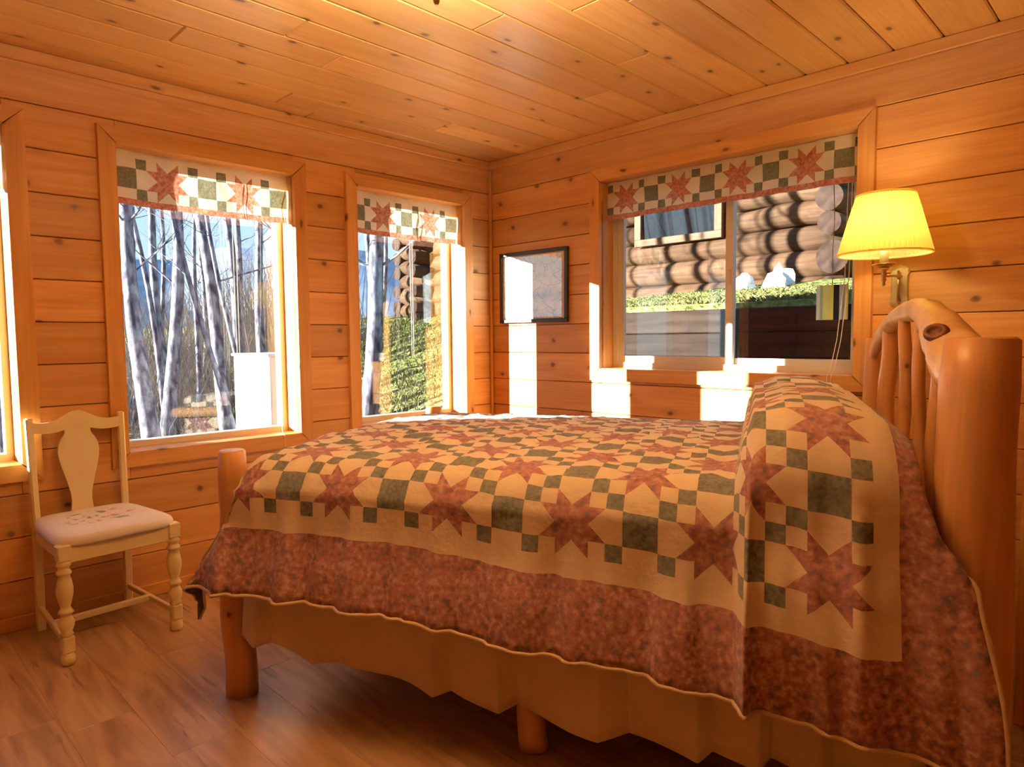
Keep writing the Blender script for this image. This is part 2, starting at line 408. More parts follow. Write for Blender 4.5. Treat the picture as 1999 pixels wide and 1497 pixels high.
def jambs(parent, axis, a0, a1, z0, z1, n_in, n_out):
    t = 0.02; n0, n1 = sorted((n_in, n_out))
    def bd(name, al, ah, zl, zh, ax):
        if axis == 'Y': board(name, (n0, al, zl), (n1, ah, zh), ax if ax == 'Z' else 'Y', M['trim'], parent, 0.002)
        else: board(name, (al, n0, zl), (ah, n1, zh), ax if ax == 'Z' else 'X', M['trim'], parent, 0.002)
    bd('jamb', a0-t, a0, z0, z1, 'Z'); bd('jamb', a1, a1+t, z0, z1, 'Z'); bd('head_jamb', a0-t, a1+t, z1, z1+t, 'H'); bd('sill', a0-t, a1+t, z0-t, z0, 'H')
lab = ['tall pine framed window beside the white chair, furthest from the corner', 'tall pine framed window over the foot of the bed', 'tall pine framed window next to the room corner']
for i, (a0, a1) in enumerate(WIN_A):
    w = empty('window_%d' % (i+1), (0, 0, 0)); tag(w, lab[i], kind='structure')
    casing(w, 'Y', a0, a1, ZA0, ZA1, 0.0); jambs(w, 'Y', a0, a1, ZA0, ZA1, 0.0, -WT)
    ring('frame', 'Y', a0, a1, ZA0, ZA1, -0.20, -0.135, 0.028, M['vinyl'], w)
    board('pane', (-0.170, a0+0.02, ZA0+0.02), (-0.165, a1-0.02, ZA1-0.02), 'Y', M['glass'], w, 0)
w = empty('window_4'); tag(w, 'wide sliding window with two panes behind the bed', kind='structure')
casing(w, 'X', WIN_B[0], WIN_B[1], ZB0, ZB1, 0.0, t=-0.02); jambs(w, 'X', WIN_B[0], WIN_B[1], ZB0, ZB1, 0.0, WT)
ring('frame', 'X', WIN_B[0], WIN_B[1], ZB0, ZB1, 0.12, 0.20, 0.032, M['vinyl'], w)
s1 = ring('sash', 'X', WIN_B[0]+0.03, 1.745, ZB0+0.03, ZB1-0.03, 0.130, 0.155, 0.042, M['vinyl'], w)
rel(board('pane', (WIN_B[0]+0.06, 0.142, ZB0+0.06), (1.71, 0.146, ZB1-0.06), 'X', M['glass'], None, 0), s1)
rel(board('latch', (1.715, 0.118, 1.50), (1.735, 0.132, 1.58), 'Z', M['vinyl'], None, 0.003), s1)
s2 = ring('sash', 'X', 1.70, WIN_B[1]-0.03, ZB0+0.03, ZB1-0.03, 0.160, 0.185, 0.036, M['vinyl'], w)
rel(board('pane', (1.73, 0.170, ZB0+0.06), (WIN_B[1]-0.06, 0.174, ZB1-0.06), 'X', M['glass'], None, 0), s2)

# ------------------------------------------------------------------ patchwork sheets
def patch_kind(cu, cv, star):
    """cloth of a point inside a 4 by 4 unit block: 0 cream, 1 red, 2 green"""
    i, j = min(3, int(cu)), min(3, int(cv)); fu, fv = cu-i, cv-j
    edge_i, edge_j = i in (0, 3), j in (0, 3)
    if edge_i and edge_j: return 0 if star else 2
    if not edge_i and not edge_j: return 1 if star else 2
    if not star: return 0
    if edge_j:                                    # goose on the upper or lower side
        out = fv if j == 3 else 1-fv; side = fu if i == 1 else 1-fu
        return 1 if side + out < 1.0 else 0
    out = fu if i == 3 else 1-fu; side = fv if j == 1 else 1-fv
    return 1 if side + out < 1.0 else 0
def diag_dir(i, j, star):
    """which diagonal splits this unit cell: 0 for '/', 1 for backslash"""
    if star and (i in (0, 3)) != (j in (0, 3)):
        if j == 3: return 1 if i == 1 else 0
        if j == 0: return 0 if i == 1 else 1
        if i == 3: return 1 if j == 1 else 0
        return 0 if j == 1 else 1
    return 0
def patch_sheet(us, vs, pos, cell, kind_at):
    """us, vs: parameter lists; pos(u,v) -> point; kind_at(u,v) -> material; cell(u,v) -> diagonal"""
    V = [pos(u, v) for v in vs for u in us]; nu = len(us); F, fm = [], []
    for b in range(len(vs)-1):
        for a in range(nu-1):
            u0, u1, v0, v1 = us[a], us[a+1], vs[b], vs[b+1]; i = b*nu+a
            p00, p10, p01, p11 = i, i+1, i+nu, i+nu+1
            um, vm = (u0+u1)/2, (v0+v1)/2
            if cell(um, vm) == 0:
                tr = [((p00, p10, p11), ((u0+2*u1)/3, (2*v0+v1)/3)), ((p00, p11, p01), ((2*u0+u1)/3, (v0+2*v1)/3))]
            else:
                tr = [((p00, p10, p01), ((2*u0+u1)/3, (2*v0+v1)/3)), ((p10, p11, p01), ((u0+2*u1)/3, (v0+2*v1)/3))]
            ks = [kind_at(*t[1]) for t in tr]
            if ks[0] == ks[1]: F.append((p00, p10, p11, p01)); fm.append(ks[0])
            else:
                for t, k in zip(tr, ks): F.append(t[0]); fm.append(k)
    return V, F, fm

# ------------------------------------------------------------------ valances
def valance(axis, a0, a1, z0, z1, n, unit, start, label, mount, sag=0.0):
    """start: unit offset so that u=0 at a0 falls at 'start' units into the alternating star/green strip"""
    red = 0.030; body0 = z0+red; body1 = body0+4*unit
    sub = 2
    nu = int(round((a1-a0)/unit*sub)); us = [i/sub for i in range(nu+1)]
    while us[-1]*unit < (a1-a0)-1e-3: us.append(min((a1-a0)/unit, us[-1]+1/sub))
    vs = [-red/unit, -red/unit/2] + [j/sub for j in range(4*sub+1)] + [4+(z1-body1)/unit*0.4, 4+(z1-body1)/unit*0.75, 4+(z1-body1)/unit]
    def blk(u):
        s = u+start; k = int(s//4); return s-4*k, k % 2 == 0
    def kind(u, v):
        if v < 0: return 1
        if v >= 4: return 0
        cu, star = blk(u); return patch_kind(cu, v, star)
    def cell(u, v):
        if v < 0 or v >= 4: return 0
        cu, star = blk(u); return diag_dir(min(3, int(cu)), min(3, int(v)), star)
    sg = 1 if axis == 'Y' else -1
    def pos(u, v):
        a = a0+u*unit; z = body0+v*unit
        dn = 0.006*math.sin(u*1.1+0.6) + 0.004*math.sin(u*2.7+v*1.3)
        if v > 4.3: dn += 0.004*math.sin(u*6.0)
        z += sag*math.sin(PI*u*unit/(a1-a0)) * (1 if v < 1 else 0.3)
        return (n+sg*dn, a, z) if axis == 'Y' else (a, n+sg*dn, z)
    V, F, fm = patch_sheet(us, vs, pos, cell, kind)
    root = empty('patchwork_valance', (0, 0, 0)); tag(root, label, 'valance', 'patchwork valances in the windows')
    me = mesh_from('cloth', V, F, [M['v_crm'], M['v_red'], M['v_grn']], fm, True)
    o = link('cloth', me, root)
    if axis == 'Y': board('mounting_rail', (mount, a0+0.005, z1-0.02), (mount+0.03, a1-0.005, z1+0.004), 'Y', M['trim'], root, 0.002)
    else: board('mounting_rail', (a0+0.005, mount-0.03, z1-0.02), (a1-0.005, mount, z1+0.004), 'X', M['trim'], root, 0.002)
    return root
vl = ['patchwork star valance in the tall window beside the white chair', 'patchwork star valance in the tall window over the bed foot', 'patchwork star valance in the tall window next to the room corner']
for i, (a0, a1) in enumerate(WIN_A):
    L_ = a1-a0-0.012
    v = valance('Y', a0+0.006, a1-0.006, 1.862, 2.112, -0.060, L_/18, -3+8, vl[i], -0.115, -0.006)
    yc = a0+0.665*(a1-a0) if i != 2 else a0+0.56*(a1-a0)
    for dy in (-0.012, 0.010):
        tube_obj('pull_cord', [(-0.085, yc+dy, 2.09), (-0.09, yc+dy*0.8, 1.7), (-0.088, yc+dy*0.6, 1.12)], 0.0017, M['cord'], v, 5)
    if i == 1: tube_obj('pull_cord', [(-0.08, a1-0.06, 2.09), (-0.06, a1-0.07, 1.4), (0.0, a1-0.1, 0.73), (0.03, a1-0.1, 0.70), (0.032, a1-0.1, 0.60)], 0.0017, M['cord'], v, 5)
v = valance('X', WIN_B[0]+0.006, WIN_B[1]-0.006, 1.925, 2.146, 0.060, 0.0437, -1, 'wide patchwork star valance across the sliding window', 0.115, 0.0)
for dx in (0.0, 0.018):
    tube_obj('pull_cord', [(2.345+dx, 0.07, 2.1), (2.338+dx, 0.066, 1.5), (2.315+dx, 0.045, 1.20), (2.302+dx, 0.0, 1.050), (2.300+dx, -0.024, 1.041), (2.299+dx, -0.0275, 1.02), (2.295+dx, -0.030, 0.80)], 0.0018, M['cord'], v, 5)

# ------------------------------------------------------------------ picture
pic = empty('framed_picture', (0.413, -0.002, 1.56)); tag(pic, 'dark framed picture of bare branches hanging in the room corner', 'picture')
pic.rotation_euler = (0, 0.006, 0)
M['black'] = plain('dark_frame_wood', (0.016, 0.011, 0.012), 0.35, 0.5)
W2, H2, fw = 0.303, 0.237, 0.025
for lo, hi, ax in (((-W2, -0.026, -H2), (W2, 0, -H2+fw), 'X'), ((-W2, -0.026, H2-fw), (W2, 0, H2), 'X'), ((-W2, -0.026, -H2+fw), (-W2+fw, 0, H2-fw), 'Z'), ((W2-fw, -0.026, -H2+fw), (W2, 0, H2-fw), 'Z')):
    board('frame_bar', lo, hi, ax, M['black'], pic, 0.003)
def print_mat():
    q = N('branch_print'); tc = q.n('TexCoord'); mp = q.n('Mapping'); mp.inputs['Scale'].default_value = (1, 1, 1); q.l(tc, 'Object', mp, 0)
    nz = q.n('TexNoise'); nz.inputs['Scale'].default_value = 5; q.l(mp, 0, nz, 'Vector')
    sc_ = q.n('VectorMath', operation='SCALE'); sc_.inputs['Scale'].default_value = 0.12; q.l(nz, 'Color', sc_, 0)
    ad = q.n('VectorMath', operation='ADD'); q.l(mp, 0, ad, 0); q.l(sc_, 0, ad, 1)
    vo = q.n('TexVoronoi', feature='DISTANCE_TO_EDGE'); vo.inputs['Scale'].default_value = 14; q.l(ad, 0, vo, 'Vector')
    br = q.ramp(vo, 'Distance', [(0.01, (1, 1, 1)), (0.035, (0, 0, 0))])
    sp = q.n('SeparateXYZ'); q.l(tc, 'Object', sp, 0)
    sky = q.n('MapRange', i_1=-0.2, i_2=0.2); q.l(sp, 'Z', sky, 0)
    skr = q.ramp(sky, 0, [(0.0, (0.70, 0.80, 0.95)), (0.22, (0.86, 0.91, 0.97)), (0.34, (0.50, 0.62, 0.74)), (0.50, (0.92, 0.97, 1.0)), (1, (0.70, 0.92, 1.0))])
    n2 = q.n('TexNoise'); n2.inputs['Scale'].default_value = 22; n2.inputs['Detail'].default_value = 6; q.l(tc, 'Object', n2, 'Vector')
    nr = q.ramp(n2, 'Fac', [(0.36, (0.6, 0.68, 0.76)), (0.5, (1, 1, 1))])
    m1 = q.mix(0.55, (skr, 0), (nr, 0), 'MULTIPLY')
    f = q.n('Math', operation='MULTIPLY', i_1=0.5); q.l(br, 0, f, 0)
    m2 = q.mix((f, 0), (m1, 2), (0.16, 0.17, 0.22))
    b = q.bsdf(0.5, 0.3); b.inputs['Coat Weight'].default_value = 1.0; b.inputs['Coat Roughness'].default_value = 0.02; b.inputs['Coat IOR'].default_value = 2.6; q.l(m2, 2, b, 'Base Color'); return q.m
M['mat_board'] = plain('mat_board', (0.66, 0.52, 0.42), 0.8)
board('mat_board', (-W2+fw-.003, -0.016, -H2+fw-.003), (W2-fw+.003, -0.008, H2-fw+.003), 'X', M['mat_board'], pic, 0)
board('print', (-W2+fw+0.012, -0.018, -H2+fw+0.010), (W2-fw-0.022, -0.016, H2-fw-0.010), 'X', print_mat(), pic, 0)

# ------------------------------------------------------------------ suncatcher in the sliding window
sc_root = empty('hanging_glass_panel', (2.274, 0.088, 1.377)); tag(sc_root, 'small striped yellow and white glass panel hanging on a cord in the sliding window', 'suncatcher')
def cg(name, c):
    q = N(name); d = q.n('BsdfDiffuse'); d.inputs[0].default_value = (*c, 1); t = q.n('BsdfTranslucent'); t.inputs[0].default_value = (*c, 1)
    ms = q.n('MixShader'); ms.inputs[0].default_value = 0.6; q.l(d, 0, ms, 1); q.l(t, 0, ms, 2); q.l(ms, 0, q.out, 0); return q.m
xx = -0.072
for wd, c in ((0.018, (0.86, 0.95, 0.9)), (0.010, (0.62, 0.82, 0.72)), (0.034, (0.9, 0.95, 0.55)), (0.018, (0.95, 0.98, 0.42)), (0.026, (0.05, 0.06, 0.10)), (0.014, (0.72, 0.86, 0.98)), (0.010, (0.4, 0.6, 0.75)), (0.015, (0.88, 0.95, 0.5))):
    nm = 'stripe_%.2f_%.2f' % (c[0], c[2])
    board('glass_strip', (xx, -0.004, -0.083), (xx+wd, 0.004, 0.083), 'Z', cg(nm, c), sc_root, 0.001); xx += wd
tube_obj('hanging_cord', [(0.0, 0, 0.083), (-0.001, 0, 0.25), (0.004, 0, 0.40), (-0.002, 0, 0.56), (0, 0.008, 0.755)], 0.0022, plain('grey_cord', (0.35, 0.33, 0.36), 0.8), sc_root, 6)

# ------------------------------------------------------------------ bed
TH = math.radians(24.75); LV = Vector((math.cos(TH), math.sin(TH), 0)); WV = Vector((-math.sin(TH), math.cos(TH), 0))
bed = empty('log_bed', (1.198, -2.365, 0)); bed.rotation_euler = (0, 0, TH); tag(bed, 'peeled log bed with arched slatted headboard', 'bed')
BL, BW = 2.15, 1.535
def post(name, a, b, h, r0, r1, seed, parent=bed, z0=0.0, seg=20, wob=0.10):
    n = 12; bend = 0.006
    # local X is the grain direction: build along X and stand it up
    path = [(h*i/n, bend*math.sin(i*0.9+seed), bend*math.cos(i*0.7+seed*2)) for i in range(n+1)]
    rad = [r0+(r1-r0)*i/n for i in range(n+1)]
    rad[-1] *= 0.93; path.append((h+0.006, path[-1][1], path[-1][2])); rad.append(rad[-1]*0.86)
    return tube_obj(name, path, rad, M['log'], parent, seg, wob, seed, (a, b, z0), (0, -PI/2, 0))
post('foot_post', 0, 0, 0.845, 0.053, 0.047, 1); post('foot_post', 0, BW, 0.845, 0.052, 0.047, 2)
post('head_post', BL, 0, 1.205, 0.078, 0.080, 3, seg=28, wob=0.05); post('head_post', BL, BW, 1.20, 0.045, 0.037, 4)
def rail(name, p0, p1, r0, r1, seed, wob=0.08):
    d = Vector(p1)-Vector(p0); L = d.length; n = 10
    path = [(L*i/n, 0.004*math.sin(i+seed), 0.004*math.cos(i*0.8+seed)) for i in range(n+1)]
    q = d.to_track_quat('X', 'Z').to_euler()
    return tube_obj(name, path, [r0+(r1-r0)*i/n for i in range(n+1)], M['log'], bed, 16, wob, seed, p0, q)
rail('foot_rail', (0, 0.02, 0.755), (0, BW-0.02, 0.755), 0.034, 0.036, 11)
rail('foot_rail', (0, 0.02, 0.47), (0, BW-0.02, 0.47), 0.04, 0.04, 12)
rail('side_rail', (0.02, 0.05, 0.44), (BL-0.02, 0.05, 0.44), 0.045, 0.045, 13)
rail('side_rail', (0.02, BW-0.115, 0.44), (BL-0.02, BW-0.115, 0.44), 0.045, 0.045, 14)
rail('head_rail', (BL, 0.03, 0.62), (BL, BW-0.03, 0.62), 0.045, 0.045, 15)
board('shade_slab', (0.15, 0.06, 0.40), (BL-0.07, BW-0.12, 0.44), 'X', M['log'], bed, 0.004)  # unseen slab added to keep the floor under the bed dark
post('support_leg', 1.055, 0.04, 0.42, 0.044, 0.042, 5); post('support_leg', 1.05, BW-0.13, 0.42, 0.048, 0.044, 6)
# arch of the headboard
arch = [(1.50, 1.135, 0.019), (1.42, 1.175, 0.024), (1.28, 1.222, 0.029), (1.12, 1.258, 0.031), (0.95, 1.286, 0.032), (0.78, 1.298, 0.034), (0.62, 1.295, 0.037), (0.48, 1.272, 0.044), (0.36, 1.235, 0.054), (0.25, 1.188, 0.066), (0.14, 1.140, 0.070), (0.03, 1.105, 0.066)]
pts = [Vector((0, b, z)) for b, z, r in arch]; rad = [r for b, z, r in arch]
P2, R2 = [], []
for i in range(len(pts)-1):
    p0, p1, p2, p3 = pts[max(0, i-1)], pts[i], pts[i+1], pts[min(len(pts)-1, i+2)]
    for k in range(4):
        t = k/4; P2.append(0.5*((2*p1)+(-p0+p2)*t+(2*p0-5*p1+4*p2-p3)*t*t+(-p0+3*p1-3*p2+p3)*t**3)); R2.append(rad[i]+(rad[i+1]-rad[i])*t)
P2.append(pts[-1]); R2.append(rad[-1])
V, F = tube(P2, R2, 22, True, 0.16, 5)
mwood = wood('arch_log', (0.88, 0.62, 0.34), (0.74, 0.44, 0.19), rough=0.35, knots=False, var=0.02, grain=0.7)
me = mesh_from('headboard_arch', V, F, [mwood], None, True); ar = link('headboard_arch', me, bed, None, (BL, 0, 0))
# knot on the arch, facing the bed side
kn = lathe('knot', [(0.001, 0.006), (0.016, 0.004), (0.024, 0.012), (0.033, 0.018), (0.043, 0.013), (0.050, 0.0)], plain('knot_wood', (0.07, 0.022, 0.008), 0.6, 0.2, 30, (0.20, 0.07, 0.02)), ar, 18, (-0.045, 0.205, 1.222), Vector((-0.55, -0.70, 0.45)).to_track_quat('Z', 'Y').to_euler(), False)
kn.scale = (0.66, 0.52, 0.8)
def arch_z(b):
    for (b0, z0, r0), (b1, z1, r1) in zip(arch, arch[1:]):
        if b1 <= b <= b0: t = (b0-b)/(b0-b1); return z0+(z1-z0)*t - 0.3*(r0+(r1-r0)*t)
    return 1.1
for k, (b, r) in enumerate(((1.16, 0.033), (0.84, 0.023), (0.605, 0.021), (0.37, 0.027), (0.20, 0.018))):
    post('slat', BL, b, arch_z(b)-0.62, r, r*0.88, 20+k, z0=0.62, seg=14, wob=0.12)

# quilt -------------------------------------------------------------
U = 0.0465; S_END = 2.039              # the blocks run back from here towards the foot
RB, CB = 0.205, 0.055                  # red border, cream border
def a_of(s):
    if s < 1.62: return s
    if s < 1.78: return 1.62+(s-1.62)*0.048/0.16
    return s-0.112
def pil(s): return lerp_tab([(1.61, 0), (1.70, 0.115), (1.78, 0.180), (1.87, 0.207), (1.96, 0.208), (2.06, 0.182), (2.14, 0.12), (2.22, 0.04), (2.32, -0.02)], s)
def zhem(s): return lerp_tab([(0.0, 0.405), (0.6, 0.405), (1.2, 0.365), (1.65, 0.335), (2.2, 0.285)], s)
def rnd(s): return 0.14 + 0.05*smooth01((s-1.6)/0.2)
B0, B1 = -0.060, 1.505                 # side planes of the quilt
def prof(s, p):
    """cross section: p = 0 at the near top edge; returns b, z, side factor (0 top, 1 on the drop)"""
    r = rnd(s); zt = 0.838 + pil(s); bt0 = B0+r; bt1 = B1-0.14; wtop = bt1-bt0
    if p < 0:
        q = -p
        if q < r*PI/2:
            an = q/r; return bt0 - r*math.sin(an), zt - r + r*math.cos(an), 0.3*q/(r*PI/2)
        e = q-r*PI/2; return B0 - 0.075*min(1.0, e/0.35)*min(1, e/0.2), zt-r-e, 0.3+0.7*min(1, e/0.25)
    if p < wtop:
        f = p/wtop; crown = 0.018*math.sin(PI*f); dip = -0.12*pil(s)*math.exp(-((f-0.53)/0.06)**2)
        endr = 0.10*pil(s)*smooth01((f-0.85)/0.15)
        return bt0+p, zt+crown+dip-endr, 0.0
    q = p-wtop; r = 0.14; zt = zt - 0.10*pil(s)
    if q < r*PI/2: an = q/r; return bt1+r*math.sin(an), zt-r+r*math.cos(an), 0.3
    e = q-r*PI/2; return B1, zt-r-e, 1.0
def tdrop(s):
    r = rnd(s); return 0.838+pil(s)-r-zhem(s)+r*PI/2
def fold(s, p):
    return 0.55*math.sin(s*26+0.8*math.sin(s*5)) + 0.3*math.sin(s*47+1.3) + 0.25*math.sin(s*13+2.0+p*3) + 0.22*math.sin(s*71+3*p+2*math.sin(s*9)) + 0.12*math.sin(s*112-5*p) + 0.75*(1-abs(math.sin(s*10.5+1.2*p+0.7*math.sin(s*6))))**4
def qpos(s, t):
    p = t - tdrop(s); b, z, sd = prof(s, p); a = a_of(s); r = rnd(s)
    near = p < 0
    # folds on the hanging side, wrinkles on top
    if near:
        amp = 0.021*smooth01((-p-0.12)/0.35); b -= amp*fold(s, p)
        b -= 0.030*smooth01((s-1.60)/0.09)*smooth01((-p-0.05)/0.3)
        b -= 0.022*math.exp(-((s-1.73)/0.06)**2)*smooth01((-p-0.1)/0.4)
    nz = mnoise.noise(Vector((a*9, b*9, z*9))) + 0.6*mnoise.noise(Vector((a*22, b*22+4, z*22)))
    if sd < 0.3: z += (1-sd/0.3)*(1-0.65*smooth01((s-1.62)/0.15))*(0.006*nz + 0.006*mnoise.noise(Vector((a*17+3, b*34, 1.0))) + 0.004*mnoise.noise(Vector((a*30, b*48, 5.0))))
    elif near: b += 0.003*nz
    # foot end
    hang = smooth01((-p-0.16)/0.42)
    ae = 0.065 - 0.185*hang
    if near and s < 0.16 and -p > r*PI/2-0.06: b = min(b, -0.074)      # passes in front of the foot post
    if s < ae+0.05:
        k = ae+0.05-s; kk = max(0.0, k-0.05); lead = min(k, 0.05)
        a = ae + 0.05 - lead + 0.0
        if hang > 0.02:
            b += kk*0.85*hang + 0.012*hang*math.sin(kk*20); z -= 0.85*kk*hang*hang
        z -= kk*(1-hang)*0.98 + 0.02*(lead/0.05)**2*(1-hang)
    # head end
    ah = 2.035 + 0.12*hang
    if s-0.112 > ah:
        k = s-0.112-ah; tp = smooth01((p+0.28)/0.2)
        a = ah + k*0.55*(1-tp); z -= k*0.9*tp
    if near:
        b -= 0.035*smooth01((a-2.02)/0.06)*smooth01((-p-0.12)/0.15)
        if -p > r*PI/2-0.05: b = min(b, -0.06-0.045*smooth01((a-2.02)/0.04))   # and in front of the head post
    return (a, b, z)
nsub = 3
sl = []
k = 0
s = S_END
left = []
while s > -0.28:
    left.append(s); s -= U/nsub
us = sorted(left) + [S_END+CB*0.5, S_END+CB] + [S_END+CB+RB*i/8 for i in range(1, 9)]
T_END = RB+CB+40*U+CB+RB
vs = [RB*i/8 for i in range(8)] + [RB, RB+CB*0.5] + [RB+CB+U*i/nsub for i in range(40*nsub+1)] + [RB+CB+40*U+CB*0.5, RB+CB+40*U+CB] + [RB+2*CB+40*U+RB*i/6 for i in range(1, 7)]
S_FOOT = S_END-12*4*U
def qblk(s, t):
    ku = (S_END-s)/U; kv = (t-RB-CB)/U
    bi, bj = int(ku//4), int(kv//4); return 4-(ku-4*bi), kv-4*bj, (bi+bj) % 2 == 0
def qkind(s, t):
    if t < RB or t > T_END-RB or s > S_END+CB or s < S_FOOT-CB: return 1
    if t < RB+CB or t > T_END-RB-CB or s > S_END or s < S_FOOT: return 0
    return patch_kind(*qblk(s, t))
def qcell(s, t):
    if t < RB+CB or t > T_END-RB-CB or s > S_END or s < S_FOOT: return 0
    cu, cv, st = qblk(s, t); return diag_dir(min(3, int(cu)), min(3, int(cv)), st)
V, F, fm = patch_sheet(us, vs, qpos, qcell, qkind)
# at the near foot corner the free end tapers to a turned back flap behind the hem; nothing of it runs into the post
def flap_limit(t):
    p = t - tdrop(0.0)
    if p > -0.10: return 0.24
    ae = 0.065 - 0.185*smooth01((-p-0.16)/0.42)
    return 0.2*smooth01((-0.066-ae)/0.018)
def excess(s, t):
    p = t - tdrop(s); return 0.065 - 0.185*smooth01((-p-0.16)/0.42) - s
nu_ = len(us); keep = []; first = [0]*len(vs)
for fi, f in enumerate(F):
    i = min(f); sj, tj = us[i % nu_], vs[i//nu_]
    tm = vs[min(i//nu_+1, len(vs)-1)]
    if excess(sj, tj) <= flap_limit(max(tj, tm))+0.004: keep.append(fi)
F = [F[i] for i in keep]; fm = [fm[i] for i in keep]
for j, t_ in enumerate(vs):
    lim = flap_limit(t_)
    first[j] = next(i for i, s_ in enumerate(us) if excess(s_, t_) <= lim+0.004)
quilt = empty('patchwork_quilt', (1.198, -2.365, 0)); quilt.rotation_euler = (0, 0, TH)
tag(quilt, 'star patchwork quilt with red calico border spread over the log bed', 'quilt')
me = mesh_from('quilt_top', V, F, [M['q_crm'], M['q_red'], M['q_grn'], M['q_back'], M['q_back'], M['q_back']], fm, True)
qo = link('quilt_top', me, quilt)
md = qo.modifiers.new('thick', 'SOLIDIFY'); md.thickness = 0.010; md.offset = -1; md.material_offset = 3; md.material_offset_rim = 3
# binding along the hem
nu = len(us)
hem = [Vector(V[i]) for i in range(nu)] + [Vector(V[j*nu+nu-1]) for j in range(1, 24)]
tube_obj('binding', hem, 0.006, M['bind'], quilt, 6)
tube_obj('binding', [Vector(V[j*nu+first[j]]) for j in range(len(vs)) if vs[j]-tdrop(0.0) < -0.12], 0.005, M['bind'], quilt, 6)

# bed skirt ----------------------------------------------------------
skirt = empty('bed_skirt', (1.198, -2.365, 0)); skirt.rotation_euler = (0, 0, TH); tag(skirt, 'cream pleated bed skirt hanging below the quilt', 'bed skirt')
def skirt_panel(path, zb, seed, n=420, full=1.0):
    path = [Vector(p) for p in path]; L = [0]
    for p, q in zip(path, path[1:]): L.append(L[-1]+(q-p).length)
    V, F = [], []; nz = 9
    for i in range(n+1):
        d = L[-1]*i/n; k = 0
        while k < len(L)-2 and d > L[k+1]: k += 1
        f = (d-L[k])/(L[k+1]-L[k]); p = path[k].lerp(path[k+1], f); t = (path[k+1]-path[k]).normalized(); nrm = Vector((t.y, -t.x, 0))
        ph = d*27 + 2.6*math.sin(d*3.1+seed) + 1.5*math.sin(d*7.7)
        sawt = (ph/(2*PI)) % 1.0
        pl = (sawt/0.80 if sawt < 0.80 else (1-sawt)/0.20)
        for j in range(nz+1):
            g = j/nz; z = 0.50+(zb(d)-0.50)*g
            off = (0.010+0.036*g)*(pl-0.4) + 0.012*g*math.sin(d*5.3+seed) + 0.012*g*g*math.sin(d*17+seed)
            zz = z + (0.012*math.sin(d*4.1+seed) - 0.014*(pl-0.5))*g
            pp = p + nrm*off*full; V.append((pp.x, pp.y, zz))
    for i in range(n):
        for j in range(nz):
            a = i*(nz+1)+j; F.append((a, a+1, a+nz+2, a+nz+1))
    me = mesh_from('skirt_panel', V, F, [M['skirt']], None, True); o = link('skirt_panel', me, skirt)
    md = o.modifiers.new('thick', 'SOLIDIFY'); md.thickness = 0.0015
skirt_panel([(0.075, -0.045, 0), (BL-0.09, -0.045, 0)], lambda d: lerp_tab([(0, 0.235), (0.12, 0.205), (0.45, 0.175), (1.0, 0.155), (1.4, 0.125), (2.2, 0.085)], d), 1)
skirt_panel([(0.115, BW-0.18, 0), (0.115, 0.11, 0)], lambda d: 0.19+0.03*math.sin(d*2), 2, 240, 0.6)
skirt_panel([(BL-0.09, BW-0.062, 0), (0.10, BW-0.062, 0)], lambda d: 0.16, 3, 200, 0.15)

# ------------------------------------------------------------------ chair
M['cream_paint'] = plain('cream_paint', (0.84, 0.69, 0.36), 0.45, 0.4, 12, (0.87, 0.73, 0.40))
chair = empty('side_chair', (0.312, -2.545, 0)); chair.rotation_euler = (0, 0, math.radians(4.0)); tag(chair, 'cream painted side chair with vase splat and embroidered seat', 'chair')
FX, RX_, FYH, RYH = 0.195, -0.235, 0.200, 0.172
leg_prof = [(0.012, 0.0), (0.020, 0.004), (0.024, 0.016), (0.025, 0.030), (0.021, 0.042), (0.017, 0.050)]
leg_prof2 = [(0.016, 0.112), (0.024, 0.118), (0.018, 0.128), (0.026, 0.150), (0.028, 0.165), (0.019, 0.186), (0.017, 0.194), (0.027, 0.204), (0.020, 0.216), (0.016, 0.224), (0.022, 0.245), (0.028, 0.275), (0.029, 0.295), (0.024, 0.325), (0.019, 0.345), (0.025, 0.352), (0.026, 0.360), (0.019, 0.368), (0.020, 0.378), (0.026, 0.386), (0.022, 0.394), (0.022, 0.402)]
for sy in (-1, 1):
    lg = lathe('front_leg', leg_prof, M['cream_paint'], chair, 18, (FX, sy*FYH, 0))
    b1 = board('leg_block', (-0.021, -0.021, 0.048), (0.021, 0.021, 0.114), 'Z', M['cream_paint'], lg, 0.006)
    lathe('turning', leg_prof2, M['cream_paint'], lg, 18)
    board('leg_block', (-0.023, -0.023, 0.40), (0.023, 0.023, 0.462), 'Z', M['cream_paint'], lg, 0.004)
def bar(name, p0, p1, w, h, mat, parent, bev=0.003):
    d = Vector(p1)-Vector(p0); me = box_mesh(d.length, w, h, bev, mat)
    return link(name, me, parent, None, (Vector(p0)+Vector(p1))/2, d.to_track_quat('X', 'Z').to_euler())
for sy in (-1, 1):
    bar('rear_leg', (RX_-0.015, sy*RYH, 0), (RX_, sy*RYH, 0.46), 0.030, 0.030, M['cream_paint'], chair)
    bar('back_post', (RX_, sy*RYH, 0.45), (RX_-0.022, sy*(RYH+0.004), 0.905), 0.028, 0.028, M['cream_paint'], chair, 0.006)
    bar('side_apron', (FX, sy*(FYH-0.004), 0.425), (RX_, sy*(RYH-0.002), 0.425), 0.02, 0.068, M['cream_paint'], chair)
    bar('side_stretcher', (FX, sy*FYH, 0.082), (RX_-0.01, sy*RYH, 0.098), 0.018, 0.024, M['cream_paint'], chair)
bar('cross_stretcher', (-0.03, -0.187, 0.092), (-0.03, 0.187, 0.092), 0.02, 0.026, M['cream_paint'], chair)
bar('front_apron', (FX+0.004, -FYH, 0.425), (FX+0.004, FYH, 0.425), 0.02, 0.070, M['cream_paint'], chair)
